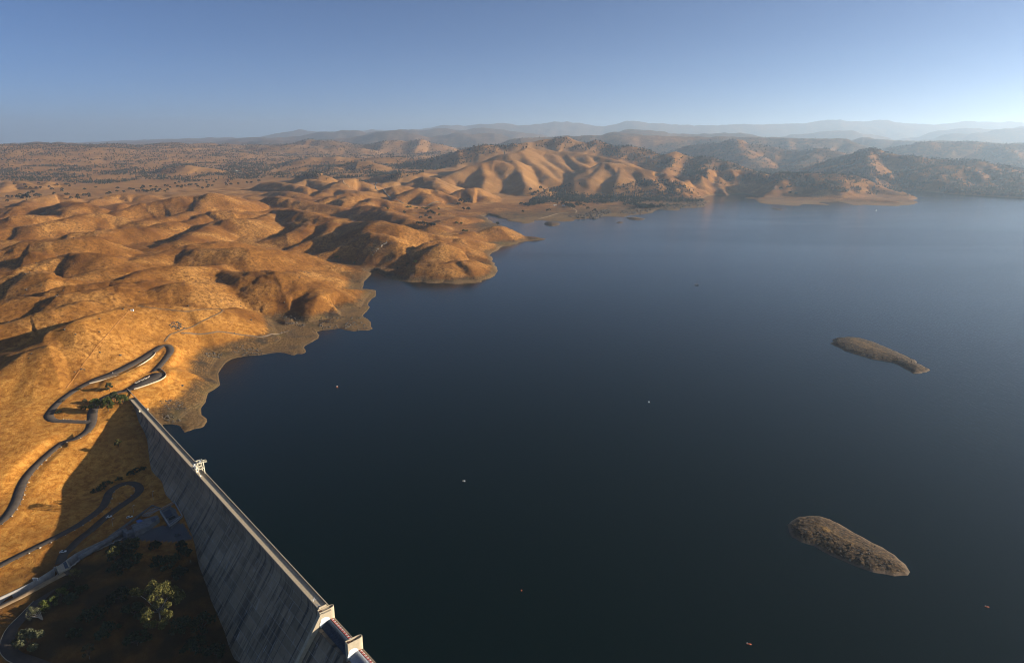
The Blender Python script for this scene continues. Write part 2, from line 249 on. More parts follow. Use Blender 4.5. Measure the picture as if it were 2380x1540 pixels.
# mountains given by where their outlines stand and how far away they are: (view, points, distance, slope)
FAR = [
 ('2', [(1650,640),(1750,585),(1950,510),(2100,470),(2230,440),(2290,470)], [3750,3850,3950,4020,4050,4030], .42),
 ('2', [(2230,440),(2290,560),(2330,660),(2380,730)], [4050,3900,3750,3600], .42), ('2', [(2120,470),(2150,590),(2130,700)], [4000,3800,3600], .42),
 ('2', [(2290,470),(2370,500)], [4030,4120], .42), ('3', [(0,440),(50,520),(100,610),(150,680)], [4120,3950,3780,3600], .45),
 ('3', [(-60,380),(60,365),(130,325),(320,345),(470,362),(650,370),(850,420),(1030,460)], [4400,4450,4650,4650,4600,4550,4400,4300], .42),
 ('3', [(60,365),(190,450),(290,530),(350,600)], [4450,4250,4050,3900], .45), ('3', [(140,330),(250,430),(370,510),(430,590)], [4650,4400,4150,3950], .45),
 ('3', [(320,345),(420,450),(540,540),(600,620)], [4650,4350,4100,3900], .45), ('3', [(470,362),(560,440),(680,500)], [4600,4400,4150], .45), ('3', [(650,370),(700,440)], [4550,4350], .45),
 ('3', [(690,530),(850,465),(990,470),(1150,510),(1400,560),(1560,620),(1640,650)], [3980,4050,4050,4000,3900,3780,3700], .40),
 ('3', [(990,470),(1010,560),(980,620)], [4050,3900,3750], .42), ('3', [(860,468),(800,540),(720,590)], [4050,3930,3830], .42), ('3', [(1150,510),(1230,590),(1300,640)], [4000,3850,3750], .42),
 ('2', [(1100,560),(1350,490),(1600,420),(1900,340),(2200,300),(2380,300)], [5300,5300,5300,5300,5350,5400], .36),
 ('3', [(0,290),(150,272),(330,240),(490,215),(620,260),(680,268),(760,250),(850,270),(940,310),(1150,315),(1260,355),(1360,385)], [5400,5450,5500,5500,5450,5450,5450,5400,5350,5250,5200,5150], .36),
 ('3', [(1300,440),(1420,385),(1540,360),(1700,400),(1860,412),(2000,462),(2120,500),(2250,545)], [4700,4750,4800,4750,4700,4600,4500,4400], .40),
 ('3', [(1540,360),(1480,480),(1400,540)], [4800,4550,4300], .42), ('3', [(1860,412),(1800,500),(1700,580)], [4700,4450,4150], .42), ('3', [(2000,462),(2060,540),(2200,620)], [4600,4350,4050], .42),
 ('3', [(1650,640),(1800,580),(1950,500),(2060,480),(2160,540),(2290,610)], [3850,3950,4050,4080,4000,3850], .42), ('3', [(1960,505),(1900,580),(1850,640)], [4050,3900,3760], .42),
 ('3', [(2200,600),(2320,555)], [3900,3980], .36), ('4', [(0,545),(130,560),(250,562),(400,560),(570,562),(680,580),(770,582),(870,645),(1050,690),(1200,735),(1300,770),(1385,793)], [4000,4000,3980,3960,3940,3930,3920,3850,3760,3690,3650,3620], .34),
 ('4', [(400,565),(470,630),(580,680)], [3960,3800,3650], .4), ('4', [(570,565),(600,620)], [3940,3800], .4), ('4', [(150,562),(120,640)], [4000,3830], .4), ('4', [(770,582),(720,650)], [3920,3780], .4),
 ('4', [(200,550),(380,500),(550,450),(700,405),(800,370),(860,345),(920,335),(1000,338),(1060,378),(1250,400),(1400,410),(1600,425),(1750,432),(1900,432),(2000,445),(2080,462),(2200,490),(2380,535),(2700,600),(3200,640)], [5700,5600,5500,5400,5300,5250,5200,5150,5100,5000,4950,4900,4850,4800,4800,4750,4700,4600,4400,4200], .36),
 ('4', [(920,340),(900,440),(960,500),(960,560)], [5200,4850,4600,4400], .42), ('4', [(1060,600),(1300,535),(1450,510),(1580,492),(1780,490),(1860,510),(1920,545),(1990,625),(2140,690),(2250,735)], [4300,4380,4420,4450,4450,4400,4350,4200,4050,3900], .38),
 ('4', [(1700,610),(1800,660),(1900,710),(1990,745)], [4250,4130,4000,3880], .40), ('4', [(2000,450),(2080,500),(2150,570),(2190,610)], [4800,4600,4350,4200], .40), ('4', [(2200,490),(2300,540),(2380,600)], [4700,4450,4200], .40), ('4', [(1580,495),(1560,570),(1640,620)], [4450,4300,4150], .42), ('4', [(2380,640),(2600,680)], [4000,3950], .4),
 ('3', [(1450,365),(1700,305),(1900,280),(2050,250),(2150,270),(2200,300),(2380,310)], [7200,7200,7150,7100,7000,6950,6900], .34),
 ('4', [(0,320),(60,315),(100,330),(300,350),(450,340),(520,345),(700,385)], [6900,6900,6850,6700,6600,6550,6400], .34), ('3', [(2050,250),(2120,330),(2200,420)], [7100,6700,6300], .4), ('4', [(450,340),(350,430),(250,500)], [6600,6300,6000], .4),
 ('3', [(0,240),(300,225),(500,210),(650,215),(850,203),(1000,210),(1300,212),(1700,217),(2000,222),(2380,228)], [9800,9800,9700,9600,9600,9500,9400,9300,9200,9100], .42),
 ('4', [(0,229),(400,235),(680,239),(740,270)], [9100,9000,8900,8800], .42), ('3', [(830,203),(960,172),(1070,175),(1230,203)], [10400,10500,10500,10400], .3),
 ('4', [(150,240),(200,320)], [9000,8600], .5), ('4', [(300,240),(420,335)], [9000,8500], .5),
 ('4', [(1040,350),(1130,325),(1220,318),(1320,290),(1390,270),(1900,272),(2380,285),(2800,292),(3400,300)], [8300,8200,8100,8000,7900,7800,7700,7600,7500], .42),
 ('4', [(2050,275),(2200,330),(2280,360)], [7800,7400,7100], .5),
 ('4', [(1450,268),(1560,248),(1800,250),(1920,268)], [9500,9600,9600,9500], .3), ('4', [(620,245),(760,230),(880,215),(1000,250),(1180,275),(1350,262)], [11500,11500,11500,11300,11200,11000], .34),
 # blue ranges
 ('W', [(-300,338),(100,333),(400,330),(490,326),(545,323),(600,318),(640,312),(690,301),(760,305),(850,300),(900,302),(960,298),(1030,293),(1130,286),(1160,285),(1200,290),(1300,283),(1400,291),(1430,286),(1460,279),(1500,283),(1560,290),(1700,288),(1830,288),(1870,285),(1920,278),(2000,281),(2040,279),(2090,282),(2130,288),(2210,286),(2300,281),(2400,284),(2700,288),(3200,284)], [24500]*33, .30),
 ('W', [(-400,336),(60,331),(250,334),(430,328),(500,326),(600,317),(690,315),(760,305),(800,302),(830,301),(860,306),(900,305),(960,299),(1060,300),(1140,295),(1200,303),(1330,330)], [17000]*17, .30),
 ('W', [(400,336),(560,327),(640,321),(700,327),(780,322),(850,311),(930,308),(1000,314),(1080,306),(1150,308),(1250,330)], [13500]*11, .30),
 ('W', [(1250,328),(1330,323),(1400,310),(1450,305),(1500,307),(1560,313),(1640,310),(1760,318)], [12800]*8, .28),
 ('4', [(-200,235),(150,210),(400,188),(500,165),(560,158),(740,160),(850,195),(1000,215),(1100,240),(1180,262)], [17500]*10, .30),
 ('4', [(1150,262),(1400,215),(1600,170),(1750,140),(1830,132),(2000,138),(2150,152),(2300,130),(2380,128),(2700,120),(3200,140)], [18500]*11, .30),
 ('4', [(1300,268),(1500,235),(1700,205),(1900,185),(2100,160),(2250,150),(2380,158),(2900,170)], [15500]*8, .30),
 ('1', [(-800,300),(0,288),(200,283),(350,275),(560,278),(700,288),(900,297),(1100,300),(1300,303),(1500,285),(1650,278),(1800,290),(2000,288),(2200,298),(2380,297)], [8600]*15, .22),
 ('1', [(1200,620),(1330,590),(1500,520),(1640,495),(1750,490),(1900,505),(2020,540),(2120,580)], [4900,4950,5000,5000,5000,5000,4950,4850], .25),
 ('1', [(0,420),(300,400),(600,395),(900,400),(1200,420)], [6600]*5, .2), ('1', [(1050,330),(1150,322),(1280,340)], [7600]*3, .2), ('1', [(500,330),(650,340),(800,335)], [7400]*3, .2),
 ('2', [(310,290),(400,258),(490,240),(560,252),(640,262),(820,270)], [9000,9000,9000,9000,8900,8900], .3), ('2', [(0,320),(300,305),(600,310),(900,320)], [8200]*4, .2),
 ('2', [(1000,300),(1200,255),(1380,262),(1530,245),(1620,275)], [8800]*5, .28), ('2', [(500,410),(800,420),(1000,420),(1250,405),(1500,420)], [5900]*5, .25), ('2', [(450,500),(620,490),(800,500),(950,440),(1100,470)], [5000,5000,5000,5100,5000], .25),
]
# ------------------------------------------------------------------ roads (view, centre points with level, width)
def road_pts(lst):
    out = []
    for vw, x, y, z in lst: out.append(at_z(*uv(vw, x, y), z))
    return np.array(out)
def catmull(P, step):
    P = np.asarray(P, float); out = []
    Q = np.vstack([2 * P[0] - P[1], P, 2 * P[-1] - P[-2]])
    for i in range(1, len(Q) - 2):
        p0, p1, p2, p3 = Q[i - 1:i + 3]; n = max(1, int(np.linalg.norm((p2 - p1)[:2]) / step))
        for k in range(n):
            t = k / n
            out.append(0.5 * (2 * p1 + (p2 - p0) * t + (2 * p0 - 5 * p1 + 4 * p2 - p3) * t * t + (3 * p1 - p0 - 3 * p2 + p3) * t ** 3))
    out.append(Q[-2]); return np.array(out)
ROADS = {
 'upper': ([('5',1165,1078,20.3),('5',1290,1000,21.3),('5',1400,925,22.5),('5',1475,845,24),('5',1535,775,25.5),('5',1583,700,27),('5',1560,652,28),('5',1500,655,28),('5',1420,705,28),('5',1330,765,27.6),('5',1200,835,27),('5',1050,908,26),('5',900,962,25),('5',800,1008,24),('5',700,1062,22.5),('5',600,1130,20.5),('5',530,1190,18.5),('5',480,1250,16.5),('5',452,1305,15.2),('5',490,1343,14.6),('5',560,1352,14.2),('5',700,1357,13.7),('5',840,1360,13)], [8,9,9,8,8,8.5,8.5,9,11,12,13,13,11,9,8,7.5,7.5,8,8.5,8,7.5,7.5,7.5]),
 'layby': ([('5',1215,1055,20.9),('5',1340,992,21.9),('5',1440,938,22.8),('5',1490,905,23.4)], [10,20,22,14]),
 'lower': ([('5',1180,1065,20.3),('5',1080,1090,19.7),('5',980,1130,18.8),('5',900,1190,17),('5',862,1270,15),('5',856,1350,13),('5',830,1420,12),('5',760,1482,10.5),('5',680,1522,9.5),('7',600,612,8),('7',500,682,6),('7',400,770,4),('7',300,868,2),('7',225,965,0),('7',183,1060,-1.5),('7',150,1160,-3),('7',100,1250,-5),('7',30,1335,-7),('7',-60,1400,-9),('7',-200,1480,-11)], [8,8,8,8,9,8.5,7.5,7,7,7,7,7,7,7.2,7.5,7.5,7.5,7.5,7.5,7.5]),
 'loop': ([('8',-160,700,-17),('8',-40,645,-16.3),('8',100,572,-15.4),('8',300,472,-14),('8',500,373,-12.6),('8',700,268,-11.4),('7',850,1305,-10.9),('7',950,1222,-10.4),('7',990,1150,-10.2),('7',1015,1085,-10.1),('7',1085,1030,-10.1),('7',1190,997,-10.2),('7',1275,1015,-10.6),('7',1298,1060,-11),('7',1262,1112,-11.5),('7',1180,1172,-12.2),('7',1080,1242,-13),('7',950,1342,-14),('7',850,1432,-15),('8',745,375,-15.9),('8',650,470,-16.8),('8',585,530,-17.4),('8',560,610,-18)], [6.5]*23),
 'bottom': ([('8',640,655,-18.4),('8',585,715,-18.9),('8',500,815,-20.2),('8',385,930,-21.5),('8',280,1040,-22.6),('8',180,1140,-23.6),('8',112,1220,-24.6),('8',72,1310,-25.2),('8',75,1400,-25.8),('8',140,1470,-26.4),('8',270,1515,-27.2),('8',450,1580,-28.4)], [9,8.5,7,6.5,6.5,6.5,7,7.5,8,8,8,8]),
 'service': ([('8',600,700,-18.7),('8',440,780,-19.2),('8',220,900,-20.2),('8',0,1010,-21.4),('8',-120,1070,-22.2)], [5,5,5,5,5]),
}
ROADC = {}
for k, (pl, w) in ROADS.items():
    P = road_pts(pl); W = np.array(w, float)[:, None]
    ROADC[k] = catmull(np.hstack([P, W]), 3.0)
CANAL = catmull(np.array([at_z(*uv('8', *p[:2]), p[2]) for p in [(1290,250,-15.5),(1130,350,-16),(900,455,-16.8),(740,535,-17.6),(640,610,-18.2),(530,680,-19),(380,775,-20),(200,868,-21.2),(0,960,-22.6),(-150,1030,-23.6)]]), 4.0)

# ------------------------------------------------------------------ terrain height
def poly_field(px, py, P, zs):
    """distance to a polyline and the height of its nearest point"""
    bd = np.full(px.shape, 1e18); bz = np.zeros(px.shape)
    for i in range(len(P) - 1):
        a = P[i]; b = P[i + 1]; vx, vy = b - a; L2 = vx * vx + vy * vy + 1e-9
        t = np.clip(((px - a[0]) * vx + (py - a[1]) * vy) / L2, 0, 1)
        d = (px - a[0] - t * vx) ** 2 + (py - a[1] - t * vy) ** 2
        m = d < bd; bd = np.where(m, d, bd); bz = np.where(m, zs[i] + t * (zs[i + 1] - zs[i]), bz)
    return np.sqrt(bd), bz
SUN_E = 5.0; SUN_COL = (1.0, .91, .76); SKY = (.42, .40, 4.2); SKY_STR = .05; EXPO = 1.20
HAZE_D = 5.2e-5; HAZE_COL = (.68, .84, 1.0); HAZE_G = .52; HAZE_TOP = 1180.0
RELIEF = 2.35
GRASS = [(.18, .066, .011), (.31, .130, .026), (.50, .240, .062), (.125, .047, .009), (.045, .020, .006)]
WATER_COL = (.0002, .0050, .0046); WROUGH = (.05, .16); WBUMP = .32
RUV = []; RRL = []
for vw, pts, rel in RIDGES:
    for (x, y), rl in zip(pts, rel): RUV.append(uv(vw, x, y)); RRL.append(rl)
RUV = np.array(RUV); RRL = np.array(RRL, float); _y = (331 - RUV[:, 1]) / F
RD = np.stack([(RUV[:, 0] - 512) / F, CT + _y * ST, -ST + _y * CT], 1); RZ = np.full(len(RUV), 30.0)
for _ in range(26):                                  # where the sight line meets the height that the ridge has there
    t = (RZ - CAMZ) / RD[:, 2]; X = RD[:, 0] * t; Y = RD[:, 1] * t
    ds = np.where(inside(X, Y, WATER), 0, seg_dist(X, Y, shore))
    RZ = .65 * RZ + .35 * np.minimum(base_z(X, Y) + RRL * RELIEF, 1.5 + .40 * ds)
t = (RZ - CAMZ) / RD[:, 2]; RX = np.stack([RD[:, 0] * t, RD[:, 1] * t], 1)
RID = []; k = 0
for vw, pts, rel in RIDGES:
    P = RX[k:k + len(pts)]; Z = RZ[k:k + len(pts)]; k += len(pts)
    def tail_(a, b, z):                              # let every ridge run out in a falling spur
        d = a - b; L = np.hypot(*d); e = min(.55 * L, .075 * np.hypot(*a)); return a + d / (L + 1e-6) * e, z - .24 * e
    p0, z0 = tail_(P[0], P[1], Z[0]); p1, z1 = tail_(P[-1], P[-2], Z[-1])
    RID.append((np.vstack([[p0], P, [p1]]), np.concatenate([[z0], Z, [z1]])))
MNT = []
for vw, pts, rr, sl in FAR:
    q = np.array([at_r(*uv(vw, *p), r) for p, r in zip(pts, rr)])
    MNT.append((q[:, :2], q[:, 2], sl))

def shore_signed(x, y):
    d = np.full(x.shape, 5000.0); r = np.hypot(x, y)
    m = r < 7500
    dd = seg_dist(x[m], y[m], shore); ins = inside(x[m], y[m], WATER)
    d[m] = np.where(ins, -dd, dd)
    return d
def terrain(x, y):
    """ground level over flat arrays of world positions"""
    r = np.hypot(x, y); z = base_z(x, y) - 1.5 * sstep(700, 1200, r)
    s = (x - DA[0]) * AX[0] + (y - DA[1]) * AX[1]; n = (x - DA[0]) * DN[0] + (y - DA[1]) * DN[1]
    # slight wandering of the ridge lines
    wv = 6.5 * np.clip(r / 1200, .5, 4)
    wx = x + wv * fbm(x / 90, y / 90, 41, 3); wy = y + wv * fbm(x / 90, y / 90, 57, 3)
    zr = z.copy()
    for P, Z in RID:
        zm = Z.max(); R = 260.0
        m = (wx > P[:, 0].min() - R) & (wx < P[:, 0].max() + R) & (wy > P[:, 1].min() - R) & (wy < P[:, 1].max() + R)
        if not m.any(): continue
        d, zz = poly_field(wx[m], wy[m], P, Z)
        rr = np.hypot(*P.mean(0)); w = np.clip(12 * rr / 1000, 9, 30)
        sl = 0.50 + 0.10 * perlin(x[m] / 160, y[m] / 160, 77)
        zr[m] = smax(zr[m], zz - sl * (np.sqrt(d * d + w * w) - w), 1.6)
    z = zr
    far = r > 3200
    if far.any():
        X = x[far]; Y = y[far]; zf = z[far]; rf = r[far]
        amp = np.clip(rf / 5000, .6, 4)
        wx = X + 45 * amp * fbm(X / (260 * amp), Y / (260 * amp), 5, 3); wy = Y + 45 * amp * fbm(X / (260 * amp), Y / (260 * amp), 9, 3)
        for P, Z, sl in MNT:
            zm = Z.max(); rr = np.hypot(*P.mean(0)); R = (zm + 40) / sl + 200
            m = (wx > P[:, 0].min() - R) & (wx < P[:, 0].max() + R) & (wy > P[:, 1].min() - R) & (wy < P[:, 1].max() + R)
            if not m.any(): continue
            d, zz = poly_field(wx[m], wy[m], P, Z); w = 28 * rr / 4500
            t = zz - sl * (np.sqrt(d * d + w * w) - w) * (1 + .25 * perlin(X[m] / 400, Y[m] / 400, 13))
            zf[m] = smax(zf[m], t, 5.0 * rr / 4500)
        # gullies and knolls of the far country
        rel = np.clip((zf - 20) / 120, 0, 1)
        g = billow(X / 420, Y / 420, 21, 4) - .3
        g2 = billow(X / 1500, Y / 1500, 23, 4) - .3
        zf = zf + g * 42 * rel * sstep(3600, 5200, rf) + g * 14 * rel * (1 - sstep(3600, 5200, rf)) + g2 * 150 * sstep(9500, 13000, rf)
        z[far] = zf
    land = sstep(4, 30, z)
    z = z + land * (1 - sstep(3600, 4600, r)) * sstep(760, 1000, r) * ((billow(x / 120, y / 120, 31, 3) - .3) * 6 * np.clip(r / 1500, .6, 2))
    gu = billow(x / 52 + .5 * fbm(x / 90, y / 90, 33, 2), y / 52, 35, 3, .5) - .3
    z = z + land * (1 - sstep(2800, 4200, r)) * (.35 + .65 * sstep(500, 900, r)) * gu * 7.5 * np.clip(.55 + 1.2 * fbm(x / 240, y / 240, 37, 2), .15, 1.2)
    z = z + .5 * fbm(x / 22, y / 22, 61, 3) * (1 - sstep(2500, 3500, r))
    # shore and lake bed
    d = shore_signed(x, y)
    sl = .50 + .2 * perlin(x / 70, y / 70, 88) + .10 * sstep(1500, 3000, r) * 0
    cap = .15 + sl * np.maximum(d, 0) + (1.3 * fbm(x / 16, y / 16, 90, 4, .65) + .8 * fbm(x / 5, y / 5, 93, 3)) * sstep(3, 14, d)
    up = (n < US) | (s < -30)
    z = np.where(up & (d > 0), smin(np.maximum(z, 1.2), cap, 1.5), z)
    z = np.where(up & (d > 0), np.maximum(z, .12), z)
    z = np.where(up & (d <= 0), np.maximum(.35 * d, -22), z)
    nd = (np.abs(n + 3) < 9) & (s > 4) & (s < 700)
    z = np.where(nd, np.minimum(z, CREST - 1.0), z)
    # roads are benched into the slope
    for k, C in ROADC.items():
        m = (x > C[:, 0].min() - 40) & (x < C[:, 0].max() + 40) & (y > C[:, 1].min() - 40) & (y < C[:, 1].max() + 40) & (r < 1500)
        if not m.any(): continue
        X = x[m]; Y = y[m]; bd = np.full(X.shape, 1e9); bz = np.zeros(X.shape); bw = np.ones(X.shape)
        Q = C[::2] if len(C) % 2 else np.vstack([C[::2], C[-1:]])
        for a, b in zip(Q[:-1], Q[1:]):
            vx, vy = (b - a)[:2]; t = np.clip(((X - a[0]) * vx + (Y - a[1]) * vy) / (vx * vx + vy * vy + 1e-9), 0, 1)
            dd = np.hypot(X - a[0] - t * vx, Y - a[1] - t * vy); q = dd < bd
            bd = np.where(q, dd, bd); bz = np.where(q, a[2] + t * (b - a)[2], bz); bw = np.where(q, (a[3] + t * (b - a)[3]) / 2, bw)
        k_ = 1 - sstep(0, 9, bd - bw - 1.6)
        z[m] = z[m] * (1 - k_) + (bz - .22) * k_
    C = CANAL; m = (x > C[:, 0].min() - 30) & (x < C[:, 0].max() + 30) & (y > C[:, 1].min() - 30) & (y < C[:, 1].max() + 30)
    if m.any():
        dd, zz = poly_field(x[m], y[m], C[:, :2], C[:, 2])
        k_ = 1 - sstep(5.0, 11, dd); zz2 = np.where(dd < 4.2, zz - 6.5, zz - .25)
        z[m] = z[m] * (1 - k_) + zz2 * k_
    return z

# polar ground sheet
NC = 960
tt = np.linspace(-1.0, 1.0, NC); tan = 0.86 * tt + 0.55 * np.sign(tt) * np.maximum(np.abs(tt) - .88, 0) / .12 * .6
AZ = np.arctan(tan)
RR = np.concatenate([np.geomspace(25, 250, 22)[:-1], np.geomspace(250, 6200, 800)[:-1], np.geomspace(6200, 30000, 190)])
NR = len(RR)
GR, GA = np.meshgrid(RR, AZ, indexing='ij')
GX = GR * np.sin(GA); GY = GR * np.cos(GA)
GZ = terrain(GX.ravel(), GY.ravel()).reshape(NR, NC)
LR = np.log(RR)
def zs(x, y):
    """ground level by interpolation in the sheet"""
    x = np.atleast_1d(np.asarray(x, float)); y = np.atleast_1d(np.asarray(y, float))
    fi = np.interp(np.log(np.hypot(x, y) + 1e-6), LR, np.arange(NR)); fj = np.interp(np.arctan2(x, y), AZ, np.arange(NC))
    i = np.clip(fi.astype(int), 0, NR - 2); j = np.clip(fj.astype(int), 0, NC - 2); a = fi - i; b = fj - j
    return GZ[i, j] * (1 - a) * (1 - b) + GZ[i + 1, j] * a * (1 - b) + GZ[i, j + 1] * (1 - a) * b + GZ[i + 1, j + 1] * a * b
def hit(u, v, zmin=-1e9):
    """first point of the ground seen at a measured place"""
    d = ray(u, v); t = np.geomspace(150, 26000, 3500); x = d[0] * t; y = d[1] * t; z = CAMZ + d[2] * t
    g = np.maximum(zs(x, y), zmin); k = np.nonzero(z < g)[0]
    if len(k) == 0: return None
    k = k[0]; k = max(k, 1); f0 = z[k - 1] - g[k - 1]; f1 = z[k] - g[k]; w = f0 / (f0 - f1 + 1e-9)
    X = x[k - 1] + (x[k] - x[k - 1]) * w; Y = y[k - 1] + (y[k] - y[k - 1]) * w
    return np.array([X, Y, float(zs(X, Y)[0])])
def project(x, y, z):
    dz = z - CAMZ; fw = y * CT - dz * ST; up = y * ST + dz * CT
    return 512 + F * x / fw, 331 - F * up / fw

# ------------------------------------------------------------------ object helpers
def tag(o, label=None, cat=None, group=None, kind=None):
    if label: o['label'] = label
    if cat: o['category'] = cat
    if group: o['group'] = group
    if kind: o['kind'] = kind
    return o
def link(name, me, mat=None, parent=None):
    o = bpy.data.objects.new(name, me); COL.objects.link(o)
    if mat is not None and me is not None and len(me.materials) == 0: me.materials.append(mat)
    if parent is not None: o.parent = parent
    return o
def empty(name, loc=(0, 0, 0), rz=0.0):
    o = bpy.data.objects.new(name, None); COL.objects.link(o); o.location = loc; o.rotation_euler = (0, 0, rz); o.empty_display_size = .5
    return o
def mesh_np(name, V, Fc, smooth=False):
    """vertices (n,3), faces (m,3) or (m,4)"""
    V = np.asarray(V, np.float32); Fc = np.asarray(Fc, np.int32); k = Fc.shape[1]
    me = bpy.data.meshes.new(name); me.vertices.add(len(V)); me.vertices.foreach_set('co', V.ravel())
    me.loops.add(Fc.size); me.loops.foreach_set('vertex_index', Fc.ravel())
    me.polygons.add(len(Fc)); me.polygons.foreach_set('loop_start', np.arange(0, Fc.size, k, dtype=np.int32))
    if smooth: me.polygons.foreach_set('use_smooth', np.ones(len(Fc), bool))
    me.update(calc_edges=True); me.validate(); return me
class MB:
    """collects simple shapes into one mesh"""
    def __init__(s): s.v = []; s.f = []; s.sm = []
    def add(s, V, Fs, smooth=False):
        o = len(s.v); s.v += [tuple(p) for p in V]; s.f += [tuple(i + o for i in f) for f in Fs]; s.sm += [smooth] * len(Fs); return s
    def box(s, c, d, rz=0.0):
        x, y, z = [k / 2 for k in d]; cr, sr = math.cos(rz), math.sin(rz); V = []
        for sz in (-z, z):
            for sx, sy in ((-x, -y), (x, -y), (x, y), (-x, y)): V.append((c[0] + sx * cr - sy * sr, c[1] + sx * sr + sy * cr, c[2] + sz))
        return s.add(V, [(3, 2, 1, 0), (4, 5, 6, 7), (0, 1, 5, 4), (1, 2, 6, 5), (2, 3, 7, 6), (3, 0, 4, 7)])
    def prism(s, poly, z0, z1):
        n = len(poly); V = [(p[0], p[1], z0) for p in poly] + [(p[0], p[1], z1) for p in poly]
        return s.add(V, [tuple(range(n))[::-1], tuple(range(n, 2 * n))] + [(i, (i + 1) % n, n + (i + 1) % n, n + i) for i in range(n)])
    def tube(s, pts, rad, seg=6, cap=True):
        pts = [Vector(p) for p in pts]; rad = rad if hasattr(rad, '__len__') else [rad] * len(pts); V = []; Fs = []
        for i, p in enumerate(pts):
            t = (pts[min(i + 1, len(pts) - 1)] - pts[max(i - 1, 0)]).normalized()
            a = t.cross(Vector((0, 0, 1))); a = Vector((1, 0, 0)) if a.length < 1e-3 else a.normalized(); b = t.cross(a)
            for k in range(seg):
                an = 2 * math.pi * k / seg; V.append(p + (a * math.cos(an) + b * math.sin(an)) * rad[i])
        for i in range(len(pts) - 1):
            for k in range(seg): Fs.append((i * seg + k, i * seg + (k + 1) % seg, (i + 1) * seg + (k + 1) % seg, (i + 1) * seg + k))
        if cap: Fs += [tuple(range(seg))[::-1], tuple(range((len(pts) - 1) * seg, len(pts) * seg))]
        return s.add(V, Fs, True)
    def bar(s, a, b, w, h=None):
        """square bar between two points"""
        a = Vector(a); b = Vector(b); h = h or w; t = (b - a).normalized(); x = t.cross(Vector((0, 0, 1)))
        x = Vector((1, 0, 0)) if x.length < 1e-3 else x.normalized(); y = x.cross(t); V = []
        for p in (a, b):
            for i, j in ((-1, -1), (1, -1), (1, 1), (-1, 1)): V.append(p + x * i * w / 2 + y * j * h / 2)
        return s.add(V, [(3, 2, 1, 0), (4, 5, 6, 7), (0, 1, 5, 4), (1, 2, 6, 5), (2, 3, 7, 6), (3, 0, 4, 7)])
    def ball(s, c, r, nu=10, nv=6):
        r = r if hasattr(r, '__len__') else (r, r, r); V = [(c[0], c[1], c[2] - r[2])]; Fs = []
        for j in range(1, nv):
            ph = -math.pi / 2 + math.pi * j / nv
            for i in range(nu): th = 2 * math.pi * i / nu; V.append((c[0] + r[0] * math.cos(ph) * math.cos(th), c[1] + r[1] * math.cos(ph) * math.sin(th), c[2] + r[2] * math.sin(ph)))
        V.append((c[0], c[1], c[2] + r[2])); T = len(V) - 1
        for i in range(nu): Fs.append((0, 1 + (i + 1) % nu, 1 + i)); Fs.append((T, 1 + (nv - 2) * nu + i, 1 + (nv - 2) * nu + (i + 1) % nu))
        for j in range(nv - 2):
            for i in range(nu): Fs.append((1 + j * nu + i, 1 + j * nu + (i + 1) % nu, 1 + (j + 1) * nu + (i + 1) % nu, 1 + (j + 1) * nu + i))
        return s.add(V, Fs, True)
    def build(s, name, mat, parent=None, bevel=0.0):
        me = bpy.data.meshes.new(name); me.from_pydata(s.v, [], s.f); me.polygons.foreach_set('use_smooth', s.sm); me.update()
        o = link(name, me, mat, parent)
        if bevel:
            b = o.modifiers.new('bevel', 'BEVEL'); b.width = bevel; b.segments = 2; b.limit_method = 'ANGLE'
        return o

# ------------------------------------------------------------------ materials
def nmat(name):
    m = bpy.data.materials.new(name); m.use_nodes = True; nt = m.node_tree; nt.nodes.clear()
    out = nt.nodes.new('ShaderNodeOutputMaterial'); b = nt.nodes.new('ShaderNodeBsdfPrincipled'); nt.links.new(b.outputs[0], out.inputs[0])
    b.inputs['Specular IOR Level'].default_value = .25
    return m, nt, b
def N(nt, t, **kw):
    n = nt.nodes.new('ShaderNode' + t)
    for k, v in kw.items():
        if k in n.inputs: n.inputs[k].default_value = v
        else: setattr(n, k, v)
    return n
def coords(nt, scale=(1, 1, 1), kind='Object', rot=(0, 0, 0)):
    tc = N(nt, 'TexCoord'); mp = N(nt, 'Mapping'); mp.inputs['Scale'].default_value = scale; mp.inputs['Rotation'].default_value = rot
    nt.links.new(tc.outputs[kind], mp.inputs[0]); return mp.outputs[0]
def noise(nt, co, scale, detail=4, rough=.55, dist=0.0):
    n = N(nt, 'TexNoise'); n.inputs['Scale'].default_value = scale; n.inputs['Detail'].default_value = detail; n.inputs['Roughness'].default_value = rough
    n.inputs['Distortion'].default_value = dist; nt.links.new(co, n.inputs['Vector']); return n.outputs[0]
def ramp(nt, fac, stops):
    r = N(nt, 'ValToRGB'); cr = r.color_ramp
    while len(cr.elements) < len(stops): cr.elements.new(.5)
    for e, (p, c) in zip(cr.elements, stops): e.position = p; e.color = (*c, 1) if len(c) == 3 else c
    nt.links.new(fac, r.inputs[0]); return r.outputs[0]
def mixc(nt, fac, a, b, mode='MIX'):
    m = N(nt, 'Mix', data_type='RGBA', blend_type=mode)
    for s, v in ((m.inputs[0], fac), (m.inputs[6], a), (m.inputs[7], b)):
        if hasattr(v, 'is_linked'): nt.links.new(v, s)
        else: s.default_value = v if not isinstance(v, tuple) else (*v, 1)
    return m.outputs[2]
def math_(nt, op, a, b=None, c=None, clamp=False):
    m = N(nt, 'Math', operation=op, use_clamp=clamp)
    for s, v in zip(m.inputs, (a, b, c)):
        if v is None: continue
        if hasattr(v, 'is_linked'): nt.links.new(v, s)
        else: s.default_value = v
    return m.outputs[0]
def bump(nt, b, h, dist, strength=1.0):
    n = N(nt, 'Bump'); n.inputs['Distance'].default_value = dist; n.inputs['Strength'].default_value = strength
    nt.links.new(h, n.inputs['Height']); nt.links.new(n.outputs[0], b.inputs['Normal'])
